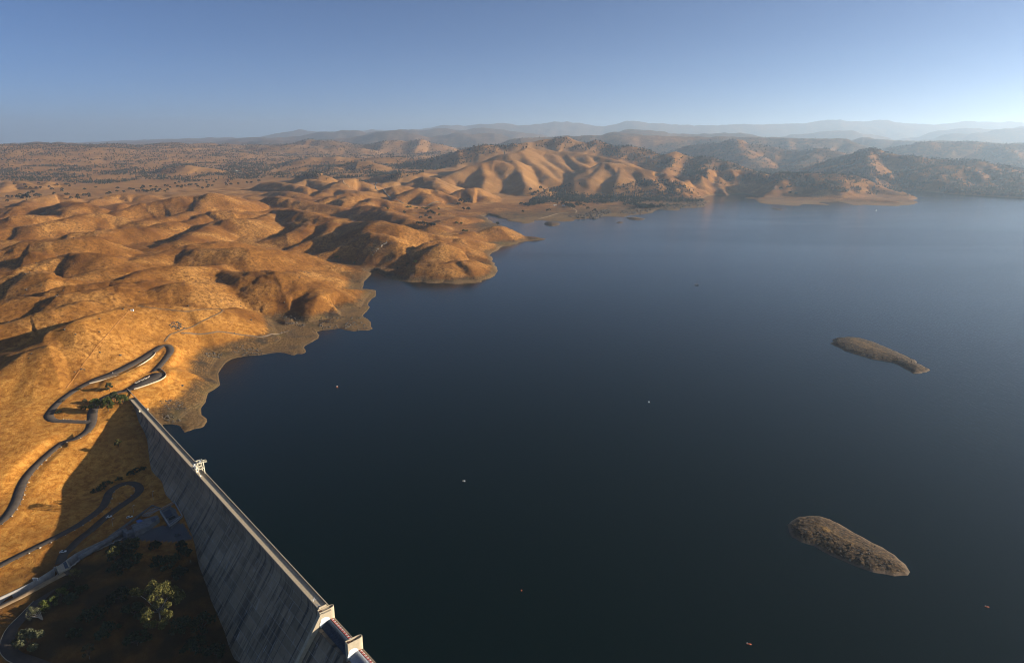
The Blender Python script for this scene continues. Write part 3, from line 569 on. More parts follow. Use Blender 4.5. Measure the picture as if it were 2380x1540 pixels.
def plain(name, col, rough=.7, var=.25, scale=1.2, metal=0.0, kind='Object'):
    m, nt, b = nmat(name); co = coords(nt, kind=kind); n = noise(nt, co, scale, 5)
    lo = tuple(c * (1 - var) for c in col); hi = tuple(min(1, c * (1 + var)) for c in col)
    nt.links.new(ramp(nt, n, [(.3, lo), (.7, hi)]), b.inputs['Base Color']); b.inputs['Roughness'].default_value = rough; b.inputs['Metallic'].default_value = metal
    return m
# ------------------------------------------------------------------ camera, light, sky
cam = bpy.data.cameras.new('camera'); co_ = bpy.data.objects.new('camera', cam); COL.objects.link(co_); SC.camera = co_
co_.location = (0, 0, CAMZ); co_.rotation_euler = (math.pi / 2 - TH, 0, 0)
cam.sensor_width = 36.0; cam.lens = F / 1024 * 36.0; cam.clip_start = 1.0; cam.clip_end = 120000.0
SC.render.resolution_x = 1024; SC.render.resolution_y = 662
sun = bpy.data.lights.new('sun', 'SUN'); so = bpy.data.objects.new('sun', sun); COL.objects.link(so)
sun.energy = SUN_E; sun.angle = math.radians(.5); sun.color = SUN_COL
so.rotation_euler = (0, math.pi / 2 - SUN_EL, math.radians(3))           # light arrives from +X
so.location = (400, 0, 600)
W = bpy.data.worlds.new('World'); SC.world = W; W.use_nodes = True
nt = W.node_tree; bg = nt.nodes['Background']; sky = nt.nodes.new('ShaderNodeTexSky'); sky.sky_type = 'NISHITA'; sky.sun_disc = False
sky.sun_elevation = SUN_EL; sky.sun_rotation = math.radians(87); sky.altitude = 300; sky.air_density = SKY[0]; sky.dust_density = SKY[1]; sky.ozone_density = SKY[2]
nt.links.new(sky.outputs[0], bg.inputs[0]); bg.inputs[1].default_value = SKY_STR
SC.view_settings.view_transform = 'Standard'; SC.view_settings.look = 'None'; SC.view_settings.exposure = EXPO; SC.view_settings.gamma = 1.0
SC.view_settings.use_curve_mapping = False
SC.cycles.use_denoising = True; SC.cycles.max_bounces = 6; SC.cycles.volume_bounces = 2; SC.cycles.filter_width = 1.05; SC.cycles.transparent_max_bounces = 6

# ------------------------------------------------------------------ haze
def haze_box():
    mb = MB(); mb.box((0, 14000, (HAZE_TOP - 95) / 2), (56000, 40000, HAZE_TOP + 95))
    m = bpy.data.materials.new('haze_air'); m.use_nodes = True; nt = m.node_tree; nt.nodes.clear()
    out = nt.nodes.new('ShaderNodeOutputMaterial'); v = nt.nodes.new('ShaderNodeVolumePrincipled')
    v.inputs['Color'].default_value = (*HAZE_COL, 1); v.inputs['Density'].default_value = HAZE_D; v.inputs['Anisotropy'].default_value = HAZE_G
    nt.links.new(v.outputs[0], out.inputs['Volume'])
    o = mb.build('haze', m); tag(o, 'pale blue haze lying over the lake and the far ranges', 'haze', kind='stuff')
if HAZE_D > 0: haze_box()

# ------------------------------------------------------------------ ground sheet
U_, V_ = project(GX, GY, GZ)
dzdx = np.gradient(GZ, axis=1) / (np.gradient(GX, axis=1) + 1e-9)
def inpoly_uv(poly):
    P = np.array([(x / 2.324, y / 2.324) for x, y in poly]); return P
ZONES = [  # areas of woodland as seen, with how dense they stand
 ([(-400,326),(0,331),(400,330),(900,320),(1250,318),(1230,345),(1100,372),(960,390),(860,410),(760,418),(640,412),(560,418),(440,422),(330,416),(250,428),(120,422),(0,420),(-400,420)], .62),
 ([(820,425),(900,392),(1060,360),(1200,322),(1330,310),(1440,330),(1620,375),(1660,400),(1560,398),(1480,378),(1330,345),(1240,343),(1180,352),(1090,378),(1000,398),(920,418)], 1.1),
 ([(1520,385),(1600,352),(1700,360),(1800,390),(1790,410),(1720,428),(1640,432),(1600,410)], .9),
 ([(1225,480),(1262,440),(1330,428),(1420,432),(1500,420),(1560,418),(1630,452),(1640,478),(1590,486),(1500,488),(1440,468),(1330,484),(1280,470)], 1.3),
 ([(1740,405),(1800,398),(2010,405),(2130,455),(2060,456),(1960,446),(1880,436),(1760,424)], .8),
 ([(1830,415),(1900,385),(2030,340),(2200,365),(2400,385),(2800,380),(2800,470),(2380,458),(2240,448),(2140,445),(2090,436),(2000,402)], 1.5),
 ([(1480,350),(1560,330),(1700,320),(2000,318),(2800,322),(2800,385),(2400,385),(2200,366),(2030,340),(1900,386),(1830,412),(1700,372),(1640,385)], 1.7),
 ([(640,310),(1100,300),(1340,312),(1240,320),(900,322),(500,331)], 1.0),
]
ZP = [(inpoly_uv(p), d) for p, d in ZONES]
def wood_density(x, y, u, v, gx):
    r = np.hypot(x, y); D = np.zeros(x.shape)
    for P, d in ZP: D = np.where(inside(u, v, P), np.maximum(D, d), D)
    n = fbm(x / 300, y / 300, 301, 5, .62) * 2.0 + .46 + .3 * sstep(6000, 8500, r)
    D = D * np.clip(n * 1.3 - .12, 0, 1.3) * np.where(x > 300, np.clip(1.25 * sstep(-.36, -.16, gx) + .08, 0, 1.2), np.clip(1.15 + gx * 2.2, .06, 1.2))      # sunny right-hand slopes are bare
    return np.clip(D * sstep(2300, 2600, r), 0, 1.4)
Dn = wood_density(GX.ravel(), GY.ravel(), U_.ravel(), V_.ravel(), dzdx.ravel()).reshape(NR, NC)
RGT = sstep(300, 1500, GX)
farwood = np.where(GR > 9500, np.clip(.92 + .8 * fbm(GX / 900, GY / 900, 5, 3), 0, 1), np.clip(Dn * (1.1 + .6 * RGT), 0, 1) * (sstep(3300, 4600, GR) * .9 * RGT + (1 - RGT) * sstep(5200, 9500, GR) * .6))
farwood = np.maximum(farwood, np.clip(Dn * .25, 0, .3))
SGN = None
def ground_mesh():
    keep = np.ones((NR - 1, NC - 1), bool)
    zc = np.maximum.reduce([GZ[:-1, :-1], GZ[1:, :-1], GZ[:-1, 1:], GZ[1:, 1:]])
    s = (GX - DA[0]) * AX[0] + (GY - DA[1]) * AX[1]; n = (GX - DA[0]) * DN[0] + (GY - DA[1]) * DN[1]
    upc = n[:-1, :-1] < US - 6
    keep &= ~((zc < -12) & upc)
    idx = np.arange(NR * NC).reshape(NR, NC)
    Fc = np.stack([idx[:-1, :-1], idx[:-1, 1:], idx[1:, 1:], idx[1:, :-1]], -1)[keep]
    V = np.stack([GX, GY, GZ], -1).reshape(-1, 3)
    used = np.zeros(NR * NC, bool); used[Fc.ravel()] = True; mp = np.cumsum(used) - 1
    me = mesh_np('ground', V[used], mp[Fc], True)
    x = GX.ravel()[used]; y = GY.ravel()[used]; z = GZ.ravel()[used]; r = np.hypot(x, y)
    d = shore_signed(x, y)
    sd = n.ravel()[used]; up = (sd < US) | (s.ravel()[used] < -30)
    edge = 11.0 - 5.0 * sstep(950, 1350, r) + 2.5 * fbm(x / 60, y / 60, 71, 3) + 1.6 * fbm(x / 14, y / 14, 70, 3)
    ring = np.where(up, 1 - sstep(-3.2, 3.2, (z - edge) + 3.0 * fbm(x / 9, y / 9, 69, 3)), 0) * (1 - sstep(420, 700, d)) * (1 - sstep(3300, 3700, r) * .6)
    pale = np.where(up, np.clip(1 - z / (2.2 + 5 * np.clip(fbm(x / 130, y / 130, 72, 2) + .15, 0, 1)), 0, 1), 0) * (d < 320)
    green = np.where(up, np.clip(fbm(x / 60, y / 60, 73, 3) * 2.2 - .25, 0, 1) * (1 - sstep(2, 10, z)), 0)
    scrub = farwood.ravel()[used]
    gul = np.clip(.5 + 1.6 * fbm(x / 75, y / 75, 74, 4), 0, 1)
    ug, vg = project(x, y, z)
    yard = np.array([uv('8', *p) for p in [(1180,390),(1000,420),(1290,310),(1560,250),(1700,230),(1790,380),(1700,410),(1400,400)]])
    grav = inside(ug, vg, yard).astype(float)
    near = (1 - sstep(800, 1150, r + 260 * fbm(x / 200, y / 200, 76, 3))) * (1 - sstep(-12, -20, -z) * 0)
    plain_ = sstep(2900, 3600, r) * (1 - sstep(9000, 12000, r)) * np.clip(.75 + .8 * fbm(x / 260, y / 260, 79, 3), 0, 1) * (1 - .85 * sstep(300, 1000, x))
    ss_ = s.ravel()[used]; shade = (sstep(2, 12, sd) * (1 - sstep(120, 170, sd)) * sstep(150, 235, ss_) * (1 - sstep(-20, -11, z + 3 * fbm(x / 20, y / 20, 78, 3))) * (.9 + .5 * fbm(x / 25, y / 25, 75, 3))).clip(0, .95)  # dam's shade put into the ground colour of the valley floor
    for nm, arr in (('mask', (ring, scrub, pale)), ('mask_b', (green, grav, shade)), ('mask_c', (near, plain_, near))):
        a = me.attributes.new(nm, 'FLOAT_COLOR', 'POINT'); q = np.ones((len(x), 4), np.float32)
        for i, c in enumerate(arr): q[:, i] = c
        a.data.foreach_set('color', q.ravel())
    m, nt, b = nmat('dry_grass_hills'); L = nt.links
    co = coords(nt); A = N(nt, 'Attribute', attribute_name='mask'); B = N(nt, 'Attribute', attribute_name='mask_b')
    sA = N(nt, 'SeparateColor'); L.new(A.outputs['Color'], sA.inputs[0]); sB = N(nt, 'SeparateColor'); L.new(B.outputs['Color'], sB.inputs[0])
    n1 = noise(nt, co, .012, 6, .6, .6); n2 = noise(nt, co, .17, 8, .72, .4); n3 = noise(nt, co, .7, 6, .8)
    g = ramp(nt, n1, [(.34, GRASS[0]), (.5, GRASS[1]), (.64, GRASS[2])])
    g = mixc(nt, ramp(nt, n2, [(.38, (1, 1, 1)), (.6, (0, 0, 0))]), g, GRASS[3])
    g = mixc(nt, math_(nt, 'MULTIPLY', ramp(nt, n3, [(.30, (1, 1, 1)), (.5, (0, 0, 0))]), .55), g, GRASS[4])
    C_ = N(nt, 'Attribute', attribute_name='mask_c'); gn = ramp(nt, n2, [(.30, (.21, .074, .010)), (.46, (.50, .196, .030)), (.62, (.70, .34, .07))]); gn = mixc(nt, math_(nt, 'MULTIPLY', ramp(nt, n3, [(.32, (1, 1, 1)), (.5, (0, 0, 0))]), .5), gn, (.13, .052, .012)); gn = mixc(nt, ramp(nt, n1, [(.35, (.55, .55, .55)), (.6, (0, 0, 0))]), gn, (.21, .085, .018)); sC = N(nt, 'SeparateColor'); L.new(C_.outputs['Color'], sC.inputs[0]); g = mixc(nt, sC.outputs[0], g, gn); g = mixc(nt, math_(nt, 'MULTIPLY', sC.outputs[1], .62), g, (.40, .205, .070))
    nr = noise(nt, co, .25, 8, .72); nk = noise(nt, co, .035, 4, .6)
    rk = ramp(nt, nr, [(.28, (.030, .016, .007)), (.5, (.135, .072, .026)), (.72, (.31, .175, .066))])
    rk = mixc(nt, ramp(nt, nk, [(.5, (0, 0, 0)), (.62, (.8, .8, .8))]), rk, (.034, .027, .021))
    c = mixc(nt, sA.outputs[0], g, rk)
    c = mixc(nt, math_(nt, 'MULTIPLY', sA.outputs[2], .6), c, (.25, .155, .07))
    sz = N(nt, 'SeparateXYZ'); L.new(co, sz.inputs[0]); st = math_(nt, 'FRACT', math_(nt, 'MULTIPLY_ADD', nk, 1.2, math_(nt, 'MULTIPLY', sz.outputs[2], .9)))
    c = mixc(nt, math_(nt, 'MULTIPLY', math_(nt, 'MULTIPLY', math_(nt, 'LESS_THAN', st, .35), .45), sA.outputs[0]), c, (.06, .042, .024))
    c = mixc(nt, math_(nt, 'MULTIPLY', sB.outputs[0], .18), c, (.12, .15, .035))
    nw = noise(nt, co, .016, 7, .72)
    c = mixc(nt, math_(nt, 'MULTIPLY', sA.outputs[1], ramp(nt, nw, [(.36, (1, 1, 1)), (.58, (.45, .45, .45))])), c, (.030, .036, .029))
    c = mixc(nt, sB.outputs[1], c, (.12, .125, .135))
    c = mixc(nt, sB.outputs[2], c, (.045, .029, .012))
    L.new(c, b.inputs['Base Color']); b.inputs['Roughness'].default_value = .95; b.inputs['Specular IOR Level'].default_value = .08
    h = math_(nt, 'MULTIPLY_ADD', n2, 1.6, math_(nt, 'MULTIPLY', n3, .7))
    h2 = math_(nt, 'MULTIPLY', math_(nt, 'MULTIPLY', nr, 4.5), sA.outputs[0]); bump(nt, b, math_(nt, 'ADD', h, h2), 1.0, .8)
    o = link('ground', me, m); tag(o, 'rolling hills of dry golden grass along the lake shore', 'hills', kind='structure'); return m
GROUND_MAT = ground_mesh()

# ------------------------------------------------------------------ water
def water_sheet():
    P = [dam_xy(20, US + 1), dam_xy(900, US + 1), (700, -900), (5200, -900), (5200, 5600), (300, 5600), (-700, 1600), (-480, 780)]
    me = bpy.data.meshes.new('water'); me.from_pydata([(p[0], p[1], 0) for p in P], [], [tuple(range(len(P)))]); me.update()
    m, nt, b = nmat('lake_water'); L = nt.links
    b.inputs['Base Color'].default_value = (*WATER_COL, 1); b.inputs['IOR'].default_value = 1.333; b.inputs['Specular IOR Level'].default_value = .18
    co = coords(nt); cw = coords(nt, (1, .35, 1), rot=(0, 0, math.radians(32)))
    patch = noise(nt, coords(nt, (.35, 1, 1), rot=(0, 0, math.radians(-12))), .0016, 4, .55, .6)
    L.new(ramp(nt, patch, [(.42, (WROUGH[0],) * 3), (.6, (WROUGH[1],) * 3)]), b.inputs['Roughness'])
    h = math_(nt, 'ADD', math_(nt, 'MULTIPLY', noise(nt, cw, .30, 3, .5, .3), 1.2), math_(nt, 'MULTIPLY', noise(nt, cw, .8, 3, .6), .6))
    bump(nt, b, h, 1.0, WBUMP)
    o = link('water', me, m); tag(o, 'dark blue reservoir water with fine ripples', 'water', kind='structure')
water_sheet()
# ------------------------------------------------------------------ shared materials
M = {}
M['asphalt'] = plain('asphalt', (.080, .060, .045), .9, .22, .25)
M['dirt'] = plain('dirt_track', (.30, .20, .11), .95, .25, .2)
M['conc_lit'] = plain('pale_concrete', (.44, .355, .24), .85, .12, .6)
M['conc'] = plain('grey_concrete', (.34, .31, .27), .88, .2, .4)
M['conc_dark'] = plain('weathered_concrete', (.17, .165, .16), .9, .3, .5)
M['white'] = plain('white_paint', (.80, .78, .72), .45, .06, 2.0)
M['cream'] = plain('cream_steel', (.62, .55, .40), .5, .12, 1.5)
M['red'] = plain('red_paint', (.42, .03, .02), .5, .25, 1.5)
M['orange'] = plain('orange_plastic', (.70, .16, .06), .45, .1, 3.0)
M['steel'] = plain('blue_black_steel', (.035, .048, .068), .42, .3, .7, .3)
M['steel2'] = plain('lit_steel', (.30, .31, .33), .4, .15, .7, .3)
M['black'] = plain('black_rubber', (.02, .02, .02), .8, .2, 3.0)
M['glass'] = plain('dark_glass', (.03, .04, .05), .12, .1, 1.0)
M['galv'] = plain('galvanised_metal', (.42, .42, .41), .45, .12, 2.0, .4)
M['tarp'] = plain('blue_tarpaulin', (.06, .14, .38), .55, .2, 1.0)
M['roof'] = plain('slate_roofing', (.07, .08, .095), .7, .2, 1.5)
M['roof_red'] = plain('brown_roof', (.20, .10, .06), .8, .2, 1.0)
M['stone'] = plain('pale_stone', (.46, .38, .28), .9, .3, 1.5)
M['bronze'] = plain('rust_brown_metal', (.13, .06, .04), .7, .3, 1.5)
def rock_mat(name, lo, hi):
    m, nt, b = nmat(name); co = coords(nt); n = noise(nt, co, .5, 8, .7); nt.links.new(ramp(nt, n, [(.3, lo), (.65, hi)]), b.inputs['Base Color'])
    b.inputs['Roughness'].default_value = .95; bump(nt, b, n, .6, .8); return m
M['rock'] = rock_mat('granite_rock', (.035, .028, .022), (.15, .115, .08)); M['rock_dark'] = rock_mat('dark_rock', (.035, .03, .026), (.15, .12, .09))
def dam_mat():
    m, nt, b = nmat('dam_concrete'); L = nt.links
    st = coords(nt, (1.0, .11, .11)); big = coords(nt)
    n1 = noise(nt, st, .9, 6, .65); n2 = noise(nt, st, .22, 5, .6, .3); n3 = noise(nt, big, .035, 4, .55); n4 = noise(nt, big, .6, 5, .6)
    c = ramp(nt, n3, [(.3, (.185, .142, .09)), (.7, (.32, .245, .16))])
    c = mixc(nt, ramp(nt, n2, [(.50, (0, 0, 0)), (.66, (.85, .85, .85))]), c, (.022, .022, .022))       # dark seepage runs
    c = mixc(nt, ramp(nt, n1, [(.585, (0, 0, 0)), (.70, (.9, .9, .9))]), c, (.36, .35, .34))            # white lime runs
    # pour lifts and construction joints
    sx = N(nt, 'SeparateXYZ'); tc = N(nt, 'TexCoord'); L.new(tc.outputs['Object'], sx.inputs[0])
    lift = math_(nt, 'FRACT', math_(nt, 'DIVIDE', sx.outputs[2], 4.6)); jt = math_(nt, 'FRACT', math_(nt, 'DIVIDE', sx.outputs[0], 15.24))
    cb = N(nt, 'CombineXYZ'); L.new(math_(nt, 'FLOOR', math_(nt, 'DIVIDE', sx.outputs[0], 15.24)), cb.inputs[0]); L.new(math_(nt, 'FLOOR', math_(nt, 'DIVIDE', sx.outputs[2], 4.6)), cb.inputs[1]); wn = N(nt, 'TexWhiteNoise'); L.new(cb.outputs[0], wn.inputs[0])
    c = mixc(nt, .55, c, ramp(nt, wn.outputs[0], [(0, (.62, .62, .62)), (1, (1.3, 1.3, 1.3))]), 'MULTIPLY')
    lm = math_(nt, 'LESS_THAN', lift, .10); jm = math_(nt, 'LESS_THAN', jt, .04); pn = noise(nt, coords(nt, (.07, .07, .33)), 1.0, 2, .5)
    c = mixc(nt, math_(nt, 'MULTIPLY', lm, math_(nt, 'MULTIPLY', pn, .55)), c, (.33, .31, .28)); c = mixc(nt, math_(nt, 'MULTIPLY', jm, .7), c, (.03, .03, .03))
    c = mixc(nt, .35, c, ramp(nt, n4, [(.3, (.7, .7, .7)), (.7, (1.25, 1.25, 1.25))]), 'MULTIPLY')
    L.new(c, b.inputs['Base Color']); b.inputs['Roughness'].default_value = .92; bump(nt, b, n4, .08, .5); return m
M['dam'] = dam_mat()

# ------------------------------------------------------------------ the dam (local axes: x along the crest, y upstream)
DROT = math.atan2(AX[1], AX[0]); dam = empty('dam', (DA[0], DA[1], 0), DROT)
tag(dam, 'long grey concrete gravity dam with a road on its crest and gated spillway bays', 'dam')
def dl(p):
    """world point to dam axes"""
    d = np.asarray(p[:2]) - DA; return (float(d @ AX), float(-(d @ DN)), float(p[2]))
def profile(prof, s0, s1, step, name, mat, parent, smooth=False, closed=True):
    ss = np.linspace(s0, s1, max(2, int((s1 - s0) / step) + 1)); n = len(prof)
    V = [(s, q, z) for s in ss for q, z in prof]; Fs = []
    for i in range(len(ss) - 1):
        for k in range(n if closed else n - 1): Fs.append((i * n + k, i * n + (k + 1) % n, (i + 1) * n + (k + 1) % n, (i + 1) * n + k))
    if closed: Fs += [tuple(range(n))[::-1], tuple(range((len(ss) - 1) * n, len(ss) * n))]
    mb = MB(); mb.add(V, Fs, smooth); return mb.build(name, mat, parent)
FACE = [(6.4, -62), (6.4, 19.9), (0, 19.9), (0, 15.2), (-.35, 13.6), (-1.1, 11.6), (-2.2, 9.7), (-3.4, 8), (-52.4, -62)]
profile(FACE, -14, 435.2, 15.24, 'dam_wall', M['dam'], dam)
profile(FACE, 505.9, 905, 40, 'dam_wall', M['dam'], dam)
mb = MB(); mb.box((216, 3.03, 19.96), (448, 5.3, .12)); mb.build('crest_road', M['conc_lit'], dam)
ent = MB(); V = []
for a in np.linspace(0, 1, 10): V.append((-2 - 16 * a, .18 - 7.5 * a ** 2.2, 0))
for p, q in zip(V[:-1], V[1:]): ent.bar((p[0], p[1], 20.85), (q[0], q[1], 20.85), .32, 1.1)
ent.build('curved_parapet', M['conc_lit'], dam)
for q, s0, s1, h, nm in ((.17, -2, 435.2, .85, 'parapet'), (5.92, -48, 435.2, .85, 'parapet')):
    mb = MB(); mb.box(((s0 + s1) / 2, q, 19.9 + h / 2 + .06), (s1 - s0, .34, h)); mb.box(((s0 + s1) / 2, q, 19.96 + h + .06), (s1 - s0, .52, .14)); p = mb.build(nm, M['conc_lit'], dam)
for s, q in ((35.5, -.75), (34.5, 6.9)):
    mb = MB(); mb.box((s, q, 20.6), (2.6, 1.5, .25)); mb.box((s, q + (-.65 if q < 0 else .65), 21.2), (2.6, .1, 1.0)); mb.box((s - 1.2, q, 21.2), (.1, 1.4, 1.0)); mb.box((s + 1.2, q, 21.2), (.1, 1.4, 1.0)); mb.build('lookout_platform', M['cream'], dam)
mb = MB(); mb.bar((423.6, .75, 20.05), (425.5, 3.3, 20.05), .45, .02); mb.bar((422.6, 3.3, 20.06), (426.0, .85, 20.06), .45, .02); mb.build('painted_cross', M['white'], dam)
mb = MB(); mb.box((434.9, 2.7, 20.75), (.5, 4.6, 1.6)); mb.build('end_wall', M['conc_lit'], dam)
mb = MB()
for k in range(5): mb.box((428.6 + k * 1.1, 1.0 + k * .16, 20.12 + k * .05), (.9, 1.0 + .2 * k, .16 + .1 * k))
mb.build('concrete_steps', M['conc'], dam)
# spillway
BAYS = [(438.5, 469.0), (472.2, 502.7)]
PIER_PLAN = [(0, -1.0), (3.2, -1.0), (3.2, 5.6)] + [(1.6 + 1.6 * math.cos(a), 5.6 + 3.0 * math.sin(a)) for a in np.linspace(0.25, math.pi - .25, 9)] + [(0, 5.6)]
for s0 in (435.3, 469.0, 502.7):
    poly = [(s0 + x, y) for x, y in PIER_PLAN]; mb = MB(); mb.prism(poly, -40, 19.2); p = mb.build('spillway_pier', M['conc_lit'], dam)
    mb = MB(); n = len(poly); cx_ = s0 + 1.6
    inner = [(cx_ + (x - cx_) * .76, 3.0 + (y - 3.0) * .93) for x, y in poly]
    V = [(x, y, z) for z in (19.2, 20.5) for x, y in poly] + [(x, y, z) for z in (19.2, 20.5) for x, y in inner]
    Fs = []
    for i in range(n):
        j = (i + 1) % n; Fs += [(i, j, n + j, n + i), (2 * n + j, 2 * n + i, 3 * n + i, 3 * n + j), (n + i, n + j, 3 * n + j, 3 * n + i)]
    mb.add(V, Fs); mb.build('pier_rim', M['conc_lit'], p)
    mb = MB(); mb.box((s0 + 1.5, .6, 19.7), (1.4, 1.2, .9)); mb.box((s0 + 1.7, 2.4, 19.55), (1.2, .7, .6)); mb.box((s0 + 1.3, 4.6, 19.5), (.9, 1.0, .5)); mb.tube([(s0 + 2.4, 1.0, 19.2), (s0 + 2.4, 1.0, 22.6)], .07); mb.build('hoist_gear', M['bronze'], p)
    arc = [(4.4, 13.3)] + [(1.4 + 3.9 * math.cos(a), 12.4 + 3.9 * math.sin(a)) for a in np.linspace(.35, 2.0, 8)] + [(-1.6, 12.4), (-1.2, 10.6)]
    mb = MB(); n = len(arc); V = [(s0 + 3.2, q, z) for q, z in arc] + [(s0 + 3.26, q, z) for q, z in arc]
    mb.add(V, [tuple(range(n, 2 * n))] + [(i, (i + 1) % n, n + (i + 1) % n, n + i) for i in range(n)]); mb.build('seal_plate', M['white'], p)
def gate(s0, s1, mat, label):
    g = empty('drum_gate'); g.parent = dam; g['label'] = label
    pr = [(5.3, 13.05), (4.6, 13.25), (3.4, 13.1), (2.2, 12.65), (1.0, 11.95), (.1, 11.1), (-.8, 10.2)]
    n = int((s1 - s0) / .38); V = []; Fs = []; k = len(pr)
    for i in range(n + 1):
        s = s0 + .05 + (s1 - s0 - .1) * i / n; h = .36 if i % 2 else 0.0
        for j, (q, z) in enumerate(pr): V.append((s, q, z + (h if j else 0)))
    for i in range(n):
        for j in range(k - 1): Fs.append((i * k + j, (i + 1) * k + j, (i + 1) * k + j + 1, i * k + j + 1))
    mb = MB(); mb.add(V, Fs); mb.build('ribbed_skin', mat, g)
    mb = MB(); mb.box(((s0 + s1) / 2, 5.95, 13.22), (s1 - s0 - .4, 1.25, .36)); band = mb.build('warning_band', M['red'], g)
    r = random.Random(int(s0))
    for k in range(13):
        s = s0 + 1.4 + k * (s1 - s0 - 2.6) / 12; mb = MB()
        mb.box((s + .15, 6.28, 13.42), (1.15 + r.uniform(-.1, .2), .5, .06)); mb.box((s - .25, 5.62, 13.42), (.42, .36, .06)); mb.box((s + .45, 5.58, 13.42), (.36, .3, .06))
        mb.build('white_mark', M['white'], band)
gate(*BAYS[0], M['steel'], 'blue black ribbed gate half in shadow'); gate(*BAYS[1], M['steel2'], 'paler silver grey gate')  # like gates in dark and pale steel: shade and sun put into the colour
for s0, s1 in BAYS:
    profile([(8.0, -40), (8.0, 12.75), (7.7, 13.0), (5.25, 13.0), (5.25, 10.0), (-2.7, 10.0), (-2.7, 9.2), (-3.6, 8.0), (-5.2, 6.2), (-54, -58), (-54, -62)], s0, s1, 30, 'spillway_chute', M['dam'], dam)
tw = [(-.6, 19.0), (-2.0, 17.0), (-3.6, 14.6), (-5.8, 11.2), (-8.4, 7.2), (-11.6, 2.4), (-30, -24), (-32, -30), (-6, 4.0), (-2.4, 9.4)]
mb = MB(); n = len(tw); V = [(436.2, q, z) for q, z in tw] + [(438.62, q, z) for q, z in tw]
mb.add(V, [tuple(range(n)), tuple(range(n, 2 * n))[::-1]] + [(i, n + i, n + (i + 1) % n, (i + 1) % n) for i in range(n)]); mb.build('training_wall', M['conc_lit'], dam)

# gantry crane standing on the crest
cr = empty('gantry_crane', tuple(dam_xy(213.5, -3.05)) + (20.02,), DROT); tag(cr, 'cream steel gantry crane straddling the crest road of the dam', 'crane')
for sx in (-1, 1):
    for sy in (-1, 1):
        mb = MB(); mb.bar((sx * 3.4, sy * 2.3, 0), (sx * 2.4, sy * 2.2, 10.6), .55); mb.box((sx * 3.4, sy * 2.3, .35), (1.5, .5, .6)); mb.build('leg', M['cream'], cr)
    mb = MB(); mb.bar((sx * 2.9, -2.3, 5.4), (sx * 2.9, 2.3, 5.4), .5, .6); mb.bar((sx * 2.9, -2.3, 5.4), (sx * 2.5, 0, 8.4), .22); mb.bar((sx * 2.9, 2.3, 5.4), (sx * 2.5, 0, 8.4), .22); mb.build('cross_beam', M['cream'], cr)
mb = MB()
for sy in (-1, 1): mb.bar((-3.2, sy * 2.4, 10.8), (3.2, sy * 2.4, 10.8), .6, .8)
for sx in (-2.9, 2.9, -.6): mb.bar((sx, -2.6, 10.7), (sx, 2.6, 10.7), .5, .7)
mb.build('top_frame', M['cream'], cr)
mb = MB(); mb.box((1.1, 0, 11.5), (1.9, 1.6, 1.1)); mb.tube([(1.1, -1.0, 11.4), (1.1, 1.0, 11.4)], .5, 8); mb.tube([(1.1, 0, 11), (1.1, 0, 6.5)], .05); mb.build('hoist', M['galv'], cr)
mb = MB(); mb.box((.6, 4.2, 9.7), (3.0, 2.2, .2)); mb.box((.6, 5.2, 10.3), (3.0, .12, 1.0)); mb.box((-.9, 4.2, 10.3), (.12, 2.2, 1.0)); mb.bar((2.1, 3.1, 10.8), (2.1, 5.3, 10.8), .14); mb.build('side_platform', M['cream'], cr)
mb = MB()
for k in range(9): mb.box((-3.6 - .25 * k, -2.2, .5 + .9 * k * .55), (.35, .8, .08))
mb.bar((-3.4, -2.6, .3), (-5.8, -2.6, 4.9), .1); mb.bar((-5.8, -2.2, 4.9), (-2.9, -2.2, 5.3), .9, .1); mb.build('stair', M['galv'], cr)
mb = MB(); mb.box((-5.2, -1.6, .7), (1.6, 1.2, 1.3)); mb.build('control_cabinet', M['white'], cr, bevel=.05)
mb = MB(); mb.box((4.6, -1.7, .45), (1.0, .9, .9)); mb.build('control_cabinet', M['white'], cr, bevel=.05)

def wheels(par, xs, ys, r, w, name='wheel'):
    for x in xs:
        for y in ys:
            mb = MB(); mb.tube([(x, y - w / 2, r), (x, y + w / 2, r)], r, 12); t = mb.build(name, M['black'], par); mb = MB(); mb.tube([(x, y - w / 2 - .02, r), (x, y + w / 2 + .02, r)], r * .55, 10); mb.build('rim', M['galv'], t)
tr = empty('utility_truck', tuple(dam_xy(201.5, -2.3)) + (20.02,), DROT); tag(tr, 'white utility truck with folded curved boom on the crest road beside the gantry crane', 'truck')
mb = MB(); mb.box((0, 0, .85), (6.8, 2.1, .35)); mb.box((-1.0, 0, 1.25), (4.4, 2.2, .5)); mb.build('flatbed', M['galv'], tr, bevel=.04)
mb = MB(); mb.box((2.55, 0, 1.75), (1.7, 2.1, 1.6)); mb.box((3.5, 0, 1.3), (.5, 1.9, .8)); cab = mb.build('cab', M['white'], tr, bevel=.12)
mb = MB(); mb.box((3.42, 0, 2.1), (.06, 1.8, .6)); mb.build('windscreen', M['glass'], cab)
wheels(tr, (-2.2, -1.2, 2.5), (-.95, .95), .48, .34)
mb = MB(); mb.tube([(-2.6 + 2.3 * (1 - math.cos(a)), -.5, 1.5 + 2.6 * math.sin(a)) for a in np.linspace(0, math.pi, 12)], .28, 8); mb.build('boom', M['white'], tr)
mb = MB(); mb.tube([(-2.2 + 1.9 * (1 - math.cos(a)), .55, 1.5 + 2.0 * math.sin(a)) for a in np.linspace(0, math.pi, 12)], .22, 8); mb.box((-2.9, .5, 2.6), (.9, .8, 1.0)); mb.build('boom', M['white'], tr)
mb = MB(); mb.box((1.3, 0, 1.95), (.7, 1.7, 1.1)); mb.build('tool_locker', M['orange'], tr, bevel=.05)

